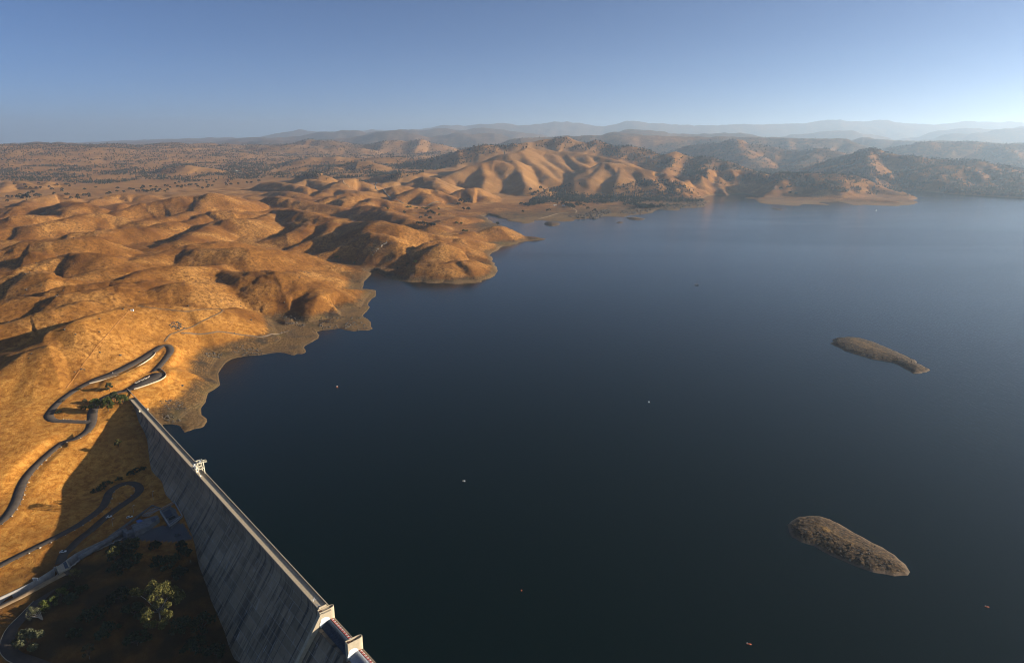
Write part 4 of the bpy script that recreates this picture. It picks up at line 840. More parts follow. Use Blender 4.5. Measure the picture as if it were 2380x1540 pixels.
# ------------------------------------------------------------------ roads
def ribbon(C, name, mat, label, lift=0.0, kind='structure', skirt=.5):
    P = C[:, :2]; T = np.gradient(P, axis=0); T /= np.hypot(T[:, 0], T[:, 1])[:, None] + 1e-9; Nn = np.stack([-T[:, 1], T[:, 0]], 1)
    w = C[:, 3:4] / 2; Lf = P + Nn * w; Rt = P - Nn * w; z = C[:, 2:3] + lift; n = len(C)
    V = np.vstack([np.hstack([Lf, z]), np.hstack([P, z + .06]), np.hstack([Rt, z]), np.hstack([Lf + Nn * .3, z - skirt]), np.hstack([Rt - Nn * .3, z - skirt])])
    i = np.arange(n - 1); q = lambda a, b: np.stack([a * n + i, b * n + i, b * n + i + 1, a * n + i + 1], 1)
    me = mesh_np(name, V, np.vstack([q(1, 0), q(2, 1), q(0, 3), q(4, 2)]), False)
    return tag(link(name, me, mat), label, 'road', kind=kind)
ribbon(ROADC['upper'], 'road', M['asphalt'], 'grey asphalt hairpin road climbing from the dam crest', 0.0)
ribbon(ROADC['lower'], 'road', M['asphalt'], 'grey asphalt road winding down the golden slope below the dam', .012)
ribbon(ROADC['loop'], 'road', M['asphalt'], 'lower road that loops through the shadow of the dam', .004)
ribbon(ROADC['bottom'], 'road', M['asphalt'], 'asphalt road bending past the shrubs at the lower left', .016)
ribbon(ROADC['layby'], 'road', M['asphalt'], 'wide asphalt lay-by above the end of the dam', .03)
ribbon(ROADC['service'], 'track', M['dirt'], 'dirt service track beside the canal', .008)
def edge_of(C, side, off):
    P = C[:, :2]; T = np.gradient(P, axis=0); T /= np.hypot(T[:, 0], T[:, 1])[:, None] + 1e-9; Nn = np.stack([-T[:, 1], T[:, 0]], 1) * side
    return np.hstack([P + Nn * (C[:, 3:4] / 2 + off), C[:, 2:3]])
def wall_line(pts, name, mat, h, w, label, cat):
    pts = np.asarray(pts); mb = MB(); n = len(pts); V = []; Fs = []
    T = np.gradient(pts[:, :2], axis=0); T /= np.hypot(T[:, 0], T[:, 1])[:, None] + 1e-9
    for p, t in zip(pts, T):
        for a, z in ((-1, -.6), (1, -.6), (1, h), (-1, h)): V.append((p[0] - t[1] * a * w / 2, p[1] + t[0] * a * w / 2, p[2] + z))
    for i in range(n - 1):
        for k in range(4): Fs.append((i * 4 + k, i * 4 + (k + 1) % 4, i * 4 + 4 + (k + 1) % 4, i * 4 + 4 + k))
    Fs += [(3, 2, 1, 0), tuple(range(4 * n - 4, 4 * n))]; mb.add(V, Fs)
    return tag(mb.build(name, mat), label, cat)
def traced(pl, step=2.5): return catmull(np.array([at_z(*uv(v, x, y), z) for v, x, y, z in pl]), step)
wall_line(traced([('5',832,1005,24.2),('5',940,978,24.9),('5',1060,943,25.9),('5',1190,900,26.8),('5',1260,860,27.2),('5',1340,812,27.5),('5',1410,762,27.7),('5',1443,728,27.9),('5',1438,710,28)]), 'guard_wall', M['conc_lit'], .85, .35, 'low white guard wall along the outer edge of the upper road', 'guard wall')
wall_line(traced([('5',1245,1058,21.0),('5',1330,1032,21.5),('5',1420,1000,22.1),('5',1500,967,22.8),('5',1538,938,23.3),('5',1542,915,23.5),('5',1515,885,23.8),('5',1482,862,24)]), 'guard_wall', M['conc_lit'], .85, .35, 'low white guard wall curving round the outer edge of the lay-by', 'guard wall')
kc = catmull(edge_of(ROADC['bottom'], -1, .25)[::4], 3.0)
wall_line(kc, 'kerb', M['conc_lit'], .18, .35, 'thin pale kerb along the outer edge of the road at the lower left', 'kerb')

# faint tracks lying on the hills
def track(view, pts, w, label, mat=None, name='track'):
    P = [hit(*uv(view, *p)) for p in pts]; P = [p for p in P if p is not None]; C = catmull(np.array(P), 5.0)
    z = zs(C[:, 0], C[:, 1]); z = np.maximum.reduce([z, np.roll(z, 1), np.roll(z, -1)]) if len(z) > 4 else z
    C = np.column_stack([C[:, 0], C[:, 1], zs(C[:, 0], C[:, 1]) + .30, np.full(len(C), w)])
    return ribbon(C, name, mat or M['dirt'], label, 0, skirt=1.2)
track('E', [(190,1410),(235,1340),(280,1300),(420,1250),(600,1190),(720,1120),(850,1060),(960,1010),(985,985),(940,965),(800,968),(600,985),(400,990),(200,970),(0,945),(-160,925)], 3.2, 'narrow dirt track looping over the golden spur above the hairpin', plain('worn_dirt', (.13, .075, .035), .95, .3, .3))
track('D', [(1755,640),(1640,770),(1500,930),(1400,1040),(1280,1180),(1180,1310),(1100,1420),(1030,1530),(900,1700)], 1.0, 'straight narrow firebreak running down the brown spur', plain('orange_dirt', (.30, .125, .027), .95, .3, .3))
track('E', [(420,1290),(600,1300),(800,1290),(950,1270),(1150,1300),(1350,1325),(1550,1335),(1750,1305),(1880,1265)], 3.0, 'old bench track above the bare shore', plain('shaded_dirt', (.15, .105, .07), .95, .3, .3))  # dirt mixed darker, shade put into the track colour
track('C', [(1205,380),(1190,430),(1200,450),(1300,482),(1350,545),(1400,572),(1500,612),(1640,652),(1800,656),(2050,640),(2165,624)], 9, 'road winding through the golden hills to the far shore', plain('grey_road', (.12, .105, .085), .9, .25, .1), 'road')
track('C', [(808,355),(815,385),(850,410),(872,420),(885,442),(925,458)], 6, 'dirt track climbing over a rounded hill')
track('3', [(250,985),(330,965),(430,935),(520,930)], 7, 'pale path crossing the flat by the far shore'); track('3', [(520,862),(560,885),(600,910),(590,930)], 6, 'pale path near the two small white buildings')

# ------------------------------------------------------------------ stones
def stone_mesh(seed, flat=.75):
    bm = bmesh.new(); bmesh.ops.create_icosphere(bm, subdivisions=2, radius=1.0); r = random.Random(seed); o = Vector((r.random() * 50, r.random() * 50, 0))
    from mathutils import noise as mn
    for v in bm.verts:
        k = 1 + .55 * mn.noise(v.co * 1.3 + o) + .2 * mn.noise(v.co * 3.1 + o); v.co = Vector((v.co.x * k, v.co.y * k * .85, v.co.z * k * flat))
    me = bpy.data.meshes.new('stone'); bm.to_mesh(me); bm.free(); return me
STM = {}
def stone(kind, p, r, name, label, cat, group):
    k = (kind, random.randrange(5))
    if k not in STM: STM[k] = stone_mesh(hash(k[1]) * 7 + len(kind)); STM[k].materials.append(M[kind])
    o = bpy.data.objects.new(name, STM[k]); COL.objects.link(o); o.location = (p[0], p[1], p[2] + r * .25); o.scale = (r * random.uniform(.8, 1.2), r * random.uniform(.8, 1.2), r * random.uniform(.8, 1.15)); o.rotation_euler = (random.uniform(-.3, .3), random.uniform(-.3, .3), random.uniform(0, 6.28))
    return tag(o, label, cat, group)
for k in range(22):
    a = k / 21; p = at_z(*uv('5', 1258 + 125 * a + random.uniform(-6, 6), 1002 - 60 * a + random.uniform(-4, 4)), 22.0 + .9 * a)
    stone('stone', p, random.uniform(.55, 1.05), 'boulder', 'whitish boulder in the row laid across the asphalt lay-by', 'boulder', 'whitish boulders laid across the lay-by')
def stone_row(C, side, i0, i1, gap, label, group):
    E = edge_of(C, side, 1.0); acc = 0
    for a, b in zip(E[i0:i1], E[i0 + 1:i1]):
        acc += np.hypot(*(b - a)[:2])
        if acc > gap * random.uniform(.7, 1.3):
            acc = 0; stone('stone', (b[0], b[1], b[2] - .1), random.uniform(.35, .75), 'boulder', label, 'boulder', group)
stone_row(ROADC['lower'], 1, 28, 140, 5.4, 'small pale boulder in the row edging the downhill side of the winding road', 'pale boulders edging the winding road')
stone_row(ROADC['loop'], -1, 4, 58, 5, 'small pale boulder edging the sunlit lower road beside the shadow', 'pale boulders edging the lower road')
stone_row(ROADC['upper'], 1, 118, 160, 3.0, 'small pale boulder edging the bend where the roads join', 'pale boulders round the road bend')
# ------------------------------------------------------------------ islands
def island_mat():
    m, nt, b = nmat('island_ground'); L = nt.links; co = coords(nt); n = noise(nt, co, .35, 8, .72); n2 = noise(nt, co, .06, 5, .6, .5)
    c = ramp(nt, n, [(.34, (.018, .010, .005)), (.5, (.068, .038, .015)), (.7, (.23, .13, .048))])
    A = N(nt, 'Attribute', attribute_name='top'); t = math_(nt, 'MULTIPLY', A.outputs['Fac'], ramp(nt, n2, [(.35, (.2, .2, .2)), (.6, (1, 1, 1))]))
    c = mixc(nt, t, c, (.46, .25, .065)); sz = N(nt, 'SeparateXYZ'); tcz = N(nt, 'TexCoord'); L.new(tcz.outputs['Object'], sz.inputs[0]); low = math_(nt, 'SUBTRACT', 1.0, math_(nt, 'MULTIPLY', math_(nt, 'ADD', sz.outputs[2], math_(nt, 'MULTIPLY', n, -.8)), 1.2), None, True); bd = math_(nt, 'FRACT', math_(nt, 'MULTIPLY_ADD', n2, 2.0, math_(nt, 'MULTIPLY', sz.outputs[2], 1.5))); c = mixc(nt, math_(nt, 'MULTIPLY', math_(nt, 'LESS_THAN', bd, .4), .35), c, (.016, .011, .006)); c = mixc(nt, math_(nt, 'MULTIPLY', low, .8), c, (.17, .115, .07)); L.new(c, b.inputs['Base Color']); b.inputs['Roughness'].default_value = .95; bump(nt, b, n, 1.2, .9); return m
M['island'] = island_mat()
ISL = {}
def island(view, pts, hmax, wid, name, label, res=110, gold=1.0, seed=1):
    P = np.array([at_z(*uv(view, *p), 0)[:2] for p in pts]); ISL[view] = (P, hmax, wid); P = np.vstack([P, P[:1]]); P = rough(P, seed, 4.0)[:-1]
    P = P + np.stack([2.2 * perlin(P[:, 0] / 9, P[:, 1] / 9, seed), 2.2 * perlin(P[:, 0] / 9, P[:, 1] / 9, seed + 3)], 1) * min(1, hmax / 6); lo = P.min(0) - 6; hi = P.max(0) + 6; st = max(hi - lo) / res; xs = np.arange(lo[0], hi[0], st); ys = np.arange(lo[1], hi[1], st)
    X, Y = np.meshgrid(xs, ys); x = X.ravel(); y = Y.ravel(); d = seg_dist(x, y, P, True); ins = inside(x, y, P)
    h = hmax * (1 - np.exp(-d / wid)) + .09 * hmax * fbm(x / (wid * .8), y / (wid * .8), seed, 4) * sstep(0, wid * .6, d) + .45 * np.minimum(1, hmax / 6) * fbm(x / 3.2, y / 3.2, seed + 5, 4) * sstep(0, 4, d)
    z = np.where(ins, np.maximum(h, .05), -np.minimum(d * .35, 3)); ny, nx = X.shape; i = np.arange(nx * ny).reshape(ny, nx)
    Fc = np.stack([i[:-1, :-1], i[:-1, 1:], i[1:, 1:], i[1:, :-1]], -1).reshape(-1, 4); Fc = Fc[(z[Fc] > -1.6).any(1)]
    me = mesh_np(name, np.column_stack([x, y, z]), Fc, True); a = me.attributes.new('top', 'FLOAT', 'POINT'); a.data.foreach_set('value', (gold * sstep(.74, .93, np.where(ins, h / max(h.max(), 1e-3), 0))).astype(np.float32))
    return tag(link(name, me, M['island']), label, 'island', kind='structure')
island('I', [(190,440),(230,380),(350,310),(500,290),(650,305),(800,350),(950,420),(1150,530),(1350,640),(1550,740),(1750,870),(1900,1000),(1975,1110),(1940,1165),(1850,1175),(1600,1155),(1450,1120),(1200,1040),(1000,960),(800,860),(550,740),(400,680),(260,600),(200,520)], 5.2, 12, 'island', 'long rocky island with a golden ridge in the dark lake, nearer of two', 190, 1.0, 3)
island('J', [(285,285),(330,240),(312,222),(400,190),(560,183),(750,200),(880,235),(1050,295),(1250,380),(1450,470),(1600,540),(1750,640),(1870,718),(1800,742),(1690,765),(1600,765),(1520,720),(1400,650),(1270,585),(1150,565),(950,535),(750,480),(550,410),(400,345)], 5.2, 13, 'island', 'dark brown brush covered island farther out in the lake', 190, .35, 8)
island('3', [(300,1025),(330,1016),(380,1020),(430,1022),(446,1034),(430,1046),(380,1052),(330,1050),(305,1042)], 7, 14, 'islet', 'rocky islet close in front of the far shore', 60, 0, 4)
island('3', [(965,1018),(990,1012),(1030,1016),(1040,1020),(1010,1026),(980,1026)], 4, 12, 'islet', 'smallest low islet off the rocky shore', 50, .6, 5)
island('3', [(1055,975),(1110,970),(1180,976),(1240,985),(1215,994),(1140,997),(1080,990)], 5, 14, 'islet', 'flat pale islet lying off the rocky shore', 60, .6, 6)
island('4', [(22,888),(60,886),(110,894),(140,900),(110,905),(60,902)], 4, 14, 'islet', 'sliver of an islet off the low sandy point', 50, .7, 7)

# ------------------------------------------------------------------ things floating on the lake
def buoy(view, x, y, r, label, top, body, kind=0):
    p = at_z(*uv(view, x, y), 0); b = empty('buoy', tuple(p[:2]) + (0,)); tag(b, label, 'buoy', 'buoys scattered on the lake')
    if kind == 0:
        mb = MB(); mb.ball((0, 0, r * .35), (r, r, r * .9), 12, 8); mb.build('float', M[body], b); mb = MB(); mb.ball((0, 0, r * 1.15), (r * .62, r * .62, r * .5), 10, 6); mb.build('cap', M[top], b)
    elif kind == 1:
        mb = MB(); mb.ball((-r * .6, 0, r * .4), r * .8, 10, 7); mb.build('float', M[body], b); mb = MB(); mb.ball((r * .7, -r * .2, r * .4), r * .75, 10, 7); mb.build('float', M[top], b)
    else:
        mb = MB(); mb.tube([(-r * 1.6, r * .6, .3), (r * 1.6, -r * .6, .3)], [r * .6, r * .6], 10); mb.ball((-r * 1.6, r * .6, .3), r * .6, 10, 6); mb.ball((r * 1.6, -r * .6, .3), r * .6, 10, 6); mb.build('float', M[body], b); mb = MB(); mb.box((-r * 1.5, r * .7, .3 + r * .55), (r * .7, r * .7, r * .5)); mb.build('cap', M[top], b)
buoy('W', 783.5, 898.5, 1.15, 'round buoy with white top and orange body nearest the golden headlands', 'white', 'orange')
buoy('W', 1078, 1117, .95, 'pair of joined white and pink floats out from the crane', 'white', 'stone', 1)
buoy('W', 1508, 933.5, .8, 'tiny white buoy alone in the middle of the lake', 'white', 'white')
buoy('W', 1212, 1371, .5, 'tiny orange buoy in the darkest water right of the spillway', 'orange', 'orange')
buoy('W', 2293.5, 1409, .55, 'red buoy beyond the nearer island towards the right edge', 'white', 'orange', 2)
buoy('W', 1740.5, 1495.5, .62, 'elongated red float low in the water below the nearer island', 'white', 'orange', 2)
def boat(p, rz, sc, label, canopy=True):
    b = empty('boat', tuple(p[:2]) + (0,), rz); b.scale = (sc, sc, sc); tag(b, label, 'boat')
    n = 9; V = []; Fs = []
    for i in range(n):
        t = i / (n - 1); x = -3.2 + 6.4 * t; w = 1.15 * (1 - max(0, (t - .55) / .45) ** 2.2) + .02
        V += [(x, -w * .7, -.25), (x, w * .7, -.25), (x, w, .55 + .25 * t * t), (x, -w, .55 + .25 * t * t), (x, w * .82, .5 + .25 * t * t), (x, -w * .82, .5 + .25 * t * t), (x, w * .7, .05), (x, -w * .7, .05)]
    for i in range(n - 1):
        a = i * 8; c = a + 8
        for k, l in ((0, 1), (1, 2), (3, 0), (2, 4), (5, 3), (4, 6), (6, 7), (7, 5)): Fs.append((a + k, c + k, c + l, a + l))
    Fs += [(0, 1, 2, 3)]; mb = MB(); mb.add(V, Fs); mb.build('hull', M['white'], b)
    mb = MB(); mb.box((.3, 0, .75), (.9, 1.1, 1.1)); mb.build('console', M['white'], b, bevel=.08); mb = MB(); mb.box((-.9, 0, .5), (.7, 1.4, .8)); mb.build('seat', M['black'], b); mb = MB(); mb.box((-3.35, 0, .5), (.5, .5, 1.1)); mb.build('outboard_motor', M['black'], b)
    if canopy:
        mb = MB(); mb.box((-.2, 0, 2.35), (2.8, 2.0, .12))
        for x in (-1.5, 1.1):
            for y in (-.9, .9): mb.tube([(x, y, .5), (x, y, 2.3)], .05)
        mb.build('canopy', M['bronze'], b)
boat(at_z(*uv('W', 1618.5, 661.5), 0), math.radians(170), 1.35, 'white motor boat with a dark canopy in the open lake')
boat(at_z(*uv('4', 2085, 774), 0), math.radians(0), 3.0, 'white boat close under the dark far shore at the right', False)
boat(at_z(*uv('4', 1005, 908), 0), math.radians(20), 1.8, 'dark speck of a boat off the low sandy point', True)

# ------------------------------------------------------------------ works below the dam
def pz(view, pts, z): return [tuple(at_z(*uv(view, *p), z)[:2]) for p in pts]
ow = empty('outlet_works', tuple(at_z(*uv('P', 1500, 500), -11)[:2]) + (-11,)); tag(ow, 'shaded concrete outlet works at the foot of the dam feeding the canal', 'outlet works')
ox, oy, oz = ow.location
def rel(poly): return [(x - ox, y - oy) for x, y in poly]
def ccw(p):
    a = sum(p[i][0] * p[(i + 1) % len(p)][1] - p[(i + 1) % len(p)][0] * p[i][1] for i in range(len(p))); return p if a > 0 else p[::-1]
def prism_part(view, pts, zt, z0, z1, name, mat, par=None):
    mb = MB(); mb.prism(ccw(rel(pz(view, pts, zt))), z0 - oz, z1 - oz); return mb.build(name, mat, par or ow)
pf = prism_part('P', [(1745,375),(1980,245),(2105,465),(1900,615)], -9.5, -15, -9.5, 'valve_platform', M['conc_dark'])
mb = MB(); c4 = rel(pz('P', [(1745,375),(1980,245),(2105,465),(1900,615)], -9.5))
for a, b_ in zip(c4, c4[1:] + c4[:1]):
    mb.bar((*a, 1.5 + 2.2), (*b_, 1.5 + 2.2), .35, .35); mb.bar((*a, 1.5 + .5), (*b_, 1.5 + .5), .25, 1.0)
    for t in (0, .25, .5, .75): mb.bar((a[0] + (b_[0] - a[0]) * t, a[1] + (b_[1] - a[1]) * t, 1.5), (a[0] + (b_[0] - a[0]) * t, a[1] + (b_[1] - a[1]) * t, 3.8), .18)
mb.build('railing', M['galv'], pf)
prism_part('P', [(1790,385),(1900,330),(1945,420),(1845,470)], -8.9, -9.4, -8.9, 'valve_cover', M['steel'], pf); prism_part('P', [(1880,470),(1985,430),(1990,455),(1895,500)], -8.8, -9.4, -8.8, 'hatch', M['black'], pf)
prism_part('P', [(1300,600),(1430,510),(1700,425),(1735,480),(1560,600),(1345,690)], -8.5, -17, -8.5, 'outlet_house', M['conc_dark'])
prism_part('P', [(1140,655),(1290,590),(1345,690),(1215,725)], -11.0, -18, -11.0, 'control_house', M['conc_dark'])
prism_part('P', [(1200,600),(1290,590),(1300,625),(1220,645)], -9.8, -11.2, -9.8, 'roof_vent', M['bronze'])
prism_part('P', [(1595,495),(1660,465),(1690,510),(1622,532)], -8.2, -8.48, -8.2, 'skylight', M['roof']); prism_part('P', [(1360,515),(1430,488),(1468,515),(1398,548)], -8.1, -8.48, -8.15, 'tarpaulin', M['tarp'])
mb = MB(); g4 = rel(pz('P', [(1460,440),(1640,310),(1745,335),(1570,440)], -10.5))
for t in np.linspace(0, 1, 7):
    a = np.array(g4[0]) + (np.array(g4[1]) - g4[0]) * t; b_ = np.array(g4[3]) + (np.array(g4[2]) - g4[3]) * t; mb.bar((*a, .5), (*b_, .5), .25, .3)
for t in np.linspace(0, 1, 4):
    a = np.array(g4[0]) + (np.array(g4[3]) - g4[0]) * t; b_ = np.array(g4[1]) + (np.array(g4[2]) - g4[1]) * t; mb.bar((*a, .75), (*b_, .75), .25, .3)
mb.build('steel_grating', M['galv'], ow)
mb = MB(); L3 = rel(pz('P', [(930,750),(1625,278),(1760,330)], -10.5)); mb.bar((*L3[0], -1.2), (*L3[1], .2), .5, 2.2); mb.bar((*L3[1], .2), (*L3[2], .2), .5, 2.2); mb.build('retaining_wall', M['conc_dark'], ow)
mb = MB(); cp = rel(pz('P', [(1160,680),(1000,775),(840,865),(640,980),(470,1075)], -13.8)); mb.tube([(*p, -2.6 - .35 * i) for i, p in enumerate(cp)], 2.1, 10); mb.build('conduit', M['conc_dark'], ow)
# canal
cn = empty('canal', (CANAL[0][0], CANAL[0][1], CANAL[0][2])); tag(cn, 'narrow concrete lined canal running away from the outlet works to the lower left', 'canal')
c0 = CANAL[0]
def canal_side(side, name):
    T = np.gradient(CANAL[:, :2], axis=0); T /= np.hypot(T[:, 0], T[:, 1])[:, None]; Nn = np.stack([-T[:, 1], T[:, 0]], 1) * side; mb = MB(); V = []; Fs = []
    for p, nn in zip(CANAL, Nn):
        for o, z in ((3.0, -6.2), (4.3, .35), (4.9, .35), (5.1, -3.0)): V.append((p[0] + nn[0] * o - c0[0], p[1] + nn[1] * o - c0[1], p[2] + z - c0[2]))
    for i in range(len(CANAL) - 1):
        for k in range(3): Fs.append((i * 4 + k, i * 4 + k + 1, i * 4 + 5 + k, i * 4 + 4 + k))
    mb.add(V, Fs); mb.build(name, M['conc'], cn)
canal_side(1, 'canal_wall'); canal_side(-1, 'canal_wall')
mb = MB(); V = []; Fs = []
T = np.gradient(CANAL[:, :2], axis=0); T /= np.hypot(T[:, 0], T[:, 1])[:, None]
for p, t in zip(CANAL, T):
    for o in (-3.05, 3.05): V.append((p[0] - t[1] * o - c0[0], p[1] + t[0] * o - c0[1], p[2] - 6.15 - c0[2]))
mb.add(V, [(2 * i, 2 * i + 1, 2 * i + 3, 2 * i + 2) for i in range(len(CANAL) - 1)]); mb.build('canal_floor', M['conc_dark'], cn)
def loose(view, pts, zt, z0, z1, mat):
    mb = MB(); mb.prism(ccw(pz(view, pts, zt)), z0, z1); return mb
br = empty('canal_bridge', tuple(at_z(*uv('P', 200, 1250), -17.4)[:2]) + (-17.4,)); tag(br, 'short pale concrete bridge carrying the road over the canal', 'bridge'); ox, oy, oz = br.location
prism_part('P', [(105,1250),(262,1163),(310,1265),(150,1350)], -17.3, -18.2, -17.3, 'bridge_deck', M['conc_lit'], br)
q_ = rel(pz('P', [(105,1250),(262,1163),(310,1265),(150,1350)], -17.3))
mb = MB(); mb.bar((*q_[0], .2), (*q_[3], .2), .6, 1.6); mb.build('headwall', M['conc_lit'], br); mb = MB(); mb.bar((*q_[1], .2), (*q_[2], .2), .6, 1.6); mb.build('headwall', M['conc_lit'], br)
prism_part('P', [(205,1185),(262,1160),(300,1260),(240,1275)], -17.2, -17.28, -17.2, 'apron_shade', M['roof'], br)  # dark sheet on the deck, shade painted as its colour
# cars
def car(p, rz, label, mat='white', rise=0.0):
    c = empty('parked_car', (p[0], p[1], p[2]), rz); tag(c, label, 'car', 'cars parked below the dam')
    mb = MB(); pr = [(-2.25, .35), (-2.25, .85), (-1.9, 1.0), (1.0, .98), (2.15, .8), (2.25, .35)]; n = len(pr)
    V = [(x, -.88, z) for x, z in pr] + [(x, .88, z) for x, z in pr]; mb.add(V, [tuple(range(n)), tuple(range(n, 2 * n))[::-1]] + [(i, n + i, n + (i + 1) % n, (i + 1) % n) for i in range(n)]); mb.build('body', M[mat], c, bevel=.06)
    mb = MB(); pr = [(-1.9, .98), (-1.45, 1.5), (.2, 1.52), (.95, .98)]; V = [(x, -.74 if z > 1 else -.84, z) for x, z in pr] + [(x, .74 if z > 1 else .84, z) for x, z in pr]; n = 4
    mb.add(V, [tuple(range(n)), tuple(range(n, 2 * n))[::-1]] + [(i, n + i, n + (i + 1) % n, (i + 1) % n) for i in range(n)]); g = mb.build('cabin', M['glass'], c); mb = MB(); mb.box((-.62, 0, 1.53), (1.6, 1.4, .06)); mb.build('roof', M[mat], g)
    wheels(c, (-1.4, 1.4), (-.82, .82), .33, .22)
def on_ground(view, x, y): return hit(*uv(view, x, y))
car(on_ground('8', 587, 505), math.radians(20), 'small white car at the sunlit road edge just beside the shadow line')
car(on_ground('P', 938, 462), math.radians(35), 'white car parked beside the shaded loop road'); car(on_ground('P', 1266, 466), math.radians(35), 'white car parked in shadow nearer to the outlet works')
car(on_ground('P', 2030, 752), math.radians(25), 'dark parked pickup in shadow at the foot of the dam wall', 'steel')
# lamp posts
def lamp(p, h, label):
    l = empty('lamp_post', tuple(p)); tag(l, label, 'lamp post', 'lamp posts below the dam'); mb = MB(); mb.tube([(0, 0, 0), (0, 0, h)], [.13, .07]); mb.tube([(0, 0, h), (.8, .2, h + .25)], .05); mb.build('pole', M['galv'], l); mb = MB(); mb.box((1.0, .25, h + .25), (.8, .35, .18)); mb.build('lamp_head', M['white'], l)
lamp(on_ground('P', 1640, 185), 8, 'lamp post in the shade above the long retaining wall'); lamp(on_ground('P', 1330, 400), 7, 'lamp post beside the white car near the outlet works')
lamp(on_ground('P', 1000, 612), 7, 'lamp post at the lower end of the retaining wall'); lamp(on_ground('8', 508, 712), 6, 'sunlit lamp post leaning over the canal by the bridge')
wg = empty('canal_gate', tuple(at_z(*uv('8', 330, 765), -20)[:2]) + (-20,)); tag(wg, 'small white gauging gate on the sunlit bank of the canal', 'canal gate')
mb = MB()
for x in (-1.6, 1.6): mb.box((x, 0, .9), (.25, .25, 2.2))
mb.box((0, 0, 1.9), (3.6, .3, .3)); mb.build('frame', M['white'], wg); mb = MB(); mb.box((0, 0, .6), (2.9, .12, 1.3)); mb.build('gate_leaf', M['galv'], wg)
# small buildings
def hut(p, w, d, h, rz, label, name='small_building', mat='white', roof='conc_lit', pitched=False):
    b = empty(name, tuple(p), rz); tag(b, label, 'building'); mb = MB(); mb.box((0, 0, h / 2 - .5), (w, d, h + 1)); mb.build('wall', M[mat], b)
    mb = MB()
    if pitched: mb.add([(-w * .56, -d * .58, h), (w * .56, -d * .58, h), (w * .56, d * .58, h), (-w * .56, d * .58, h), (-w * .56, 0, h + d * .3), (w * .56, 0, h + d * .3)], [(0, 1, 5, 4), (3, 4, 5, 2), (0, 4, 3), (1, 2, 5), (0, 3, 2, 1)])
    else: mb.box((0, 0, h + .1), (w * 1.08, d * 1.08, .25))
    mb.build('roof', M[roof], b); mb = MB(); mb.box((w * .2, -d / 2 - .03, 1.05), (w * .22, .06, 2.1)); mb.build('door', M['roof'], b)
hut(on_ground('D', 1795, 650), 3.6, 2.4, 1.8, .2, 'small white concrete box on the hilltop where the tracks meet')
hut(on_ground('3', 399, 862), 11, 8, 4, .3, 'small white building on the flat below the oak grove, left of two', roof='roof_red', pitched=True); hut(on_ground('3', 478, 866), 13, 9, 4.5, .1, 'small white building on the flat below the oak grove, right of two', roof='roof_red', pitched=True)
hut(on_ground('1', 2200, 545), 22, 14, 7, .5, 'tiny white house among trees on the far plain', name='house', roof='roof_red', pitched=True); hut(on_ground('1', 2278, 300), 30, 18, 9, .3, 'tiny white house on the wooded skyline', name='house', roof='roof_red', pitched=True)
pst = empty('marker_post', tuple(at_z(*uv('5', 1050, 912), 26.1))); tag(pst, 'short white post standing on the upper road', 'post'); mb = MB(); mb.tube([(0, 0, 0), (0, 0, 1.5)], .22, 8); mb.build('post', M['white'], pst); mb = MB(); mb.box((0, 0, 1.55), (.5, .5, .2)); mb.build('post_cap', M['white'], pst)
# ------------------------------------------------------------------ vegetation
def leaf_mat(name, cols, trans=.25):
    m, nt, b = nmat(name); L = nt.links; g = N(nt, 'NewGeometry'); c = ramp(nt, g.outputs['Random Per Island'], [(i / (len(cols) - 1), k) for i, k in enumerate(cols)])
    oi = N(nt, 'ObjectInfo'); v = math_(nt, 'MULTIPLY_ADD', oi.outputs['Random'], .5, .75); c = mixc(nt, 1.0, c, N(nt, 'CombineXYZ').outputs[0], 'MULTIPLY')
    mm = [n for n in nt.nodes if n.type == 'COMBXYZ'][0]
    for s in mm.inputs: L.new(v, s)
    L.new(c, b.inputs['Base Color']); b.inputs['Roughness'].default_value = .85; b.inputs['Specular IOR Level'].default_value = .1
    tl = N(nt, 'BsdfTranslucent'); L.new(c, tl.inputs[0]); ms = N(nt, 'MixShader'); ms.inputs[0].default_value = trans; L.new(b.outputs[0], ms.inputs[1]); L.new(tl.outputs[0], ms.inputs[2])
    L.new(ms.outputs[0], [n for n in nt.nodes if n.type == 'OUTPUT_MATERIAL'][0].inputs[0]); return m
M['oak'] = leaf_mat('oak_leaves', [(.022, .030, .013), (.045, .055, .022), (.075, .08, .035)])
M['green'] = leaf_mat('green_leaves', [(.04, .055, .012), (.085, .10, .02), (.14, .14, .03)])
M['euc'] = leaf_mat('grey_green_leaves', [(.05, .052, .016), (.095, .088, .026), (.15, .125, .036)])
M['sage'] = leaf_mat('sage_leaves', [(.09, .095, .05), (.14, .14, .07), (.19, .18, .085)])
M['dry'] = leaf_mat('dry_leaves', [(.06, .055, .025), (.11, .09, .04), (.16, .12, .06)])
M['bark'] = plain('bark', (.11, .085, .065), .95, .3, 2.0); M['bark_pale'] = plain('pale_bark', (.36, .30, .23), .9, .2, 2.0)
M['far_oak'] = leaf_mat('far_oak_leaves', [(.020, .022, .013), (.036, .036, .020), (.058, .054, .028)], .15)

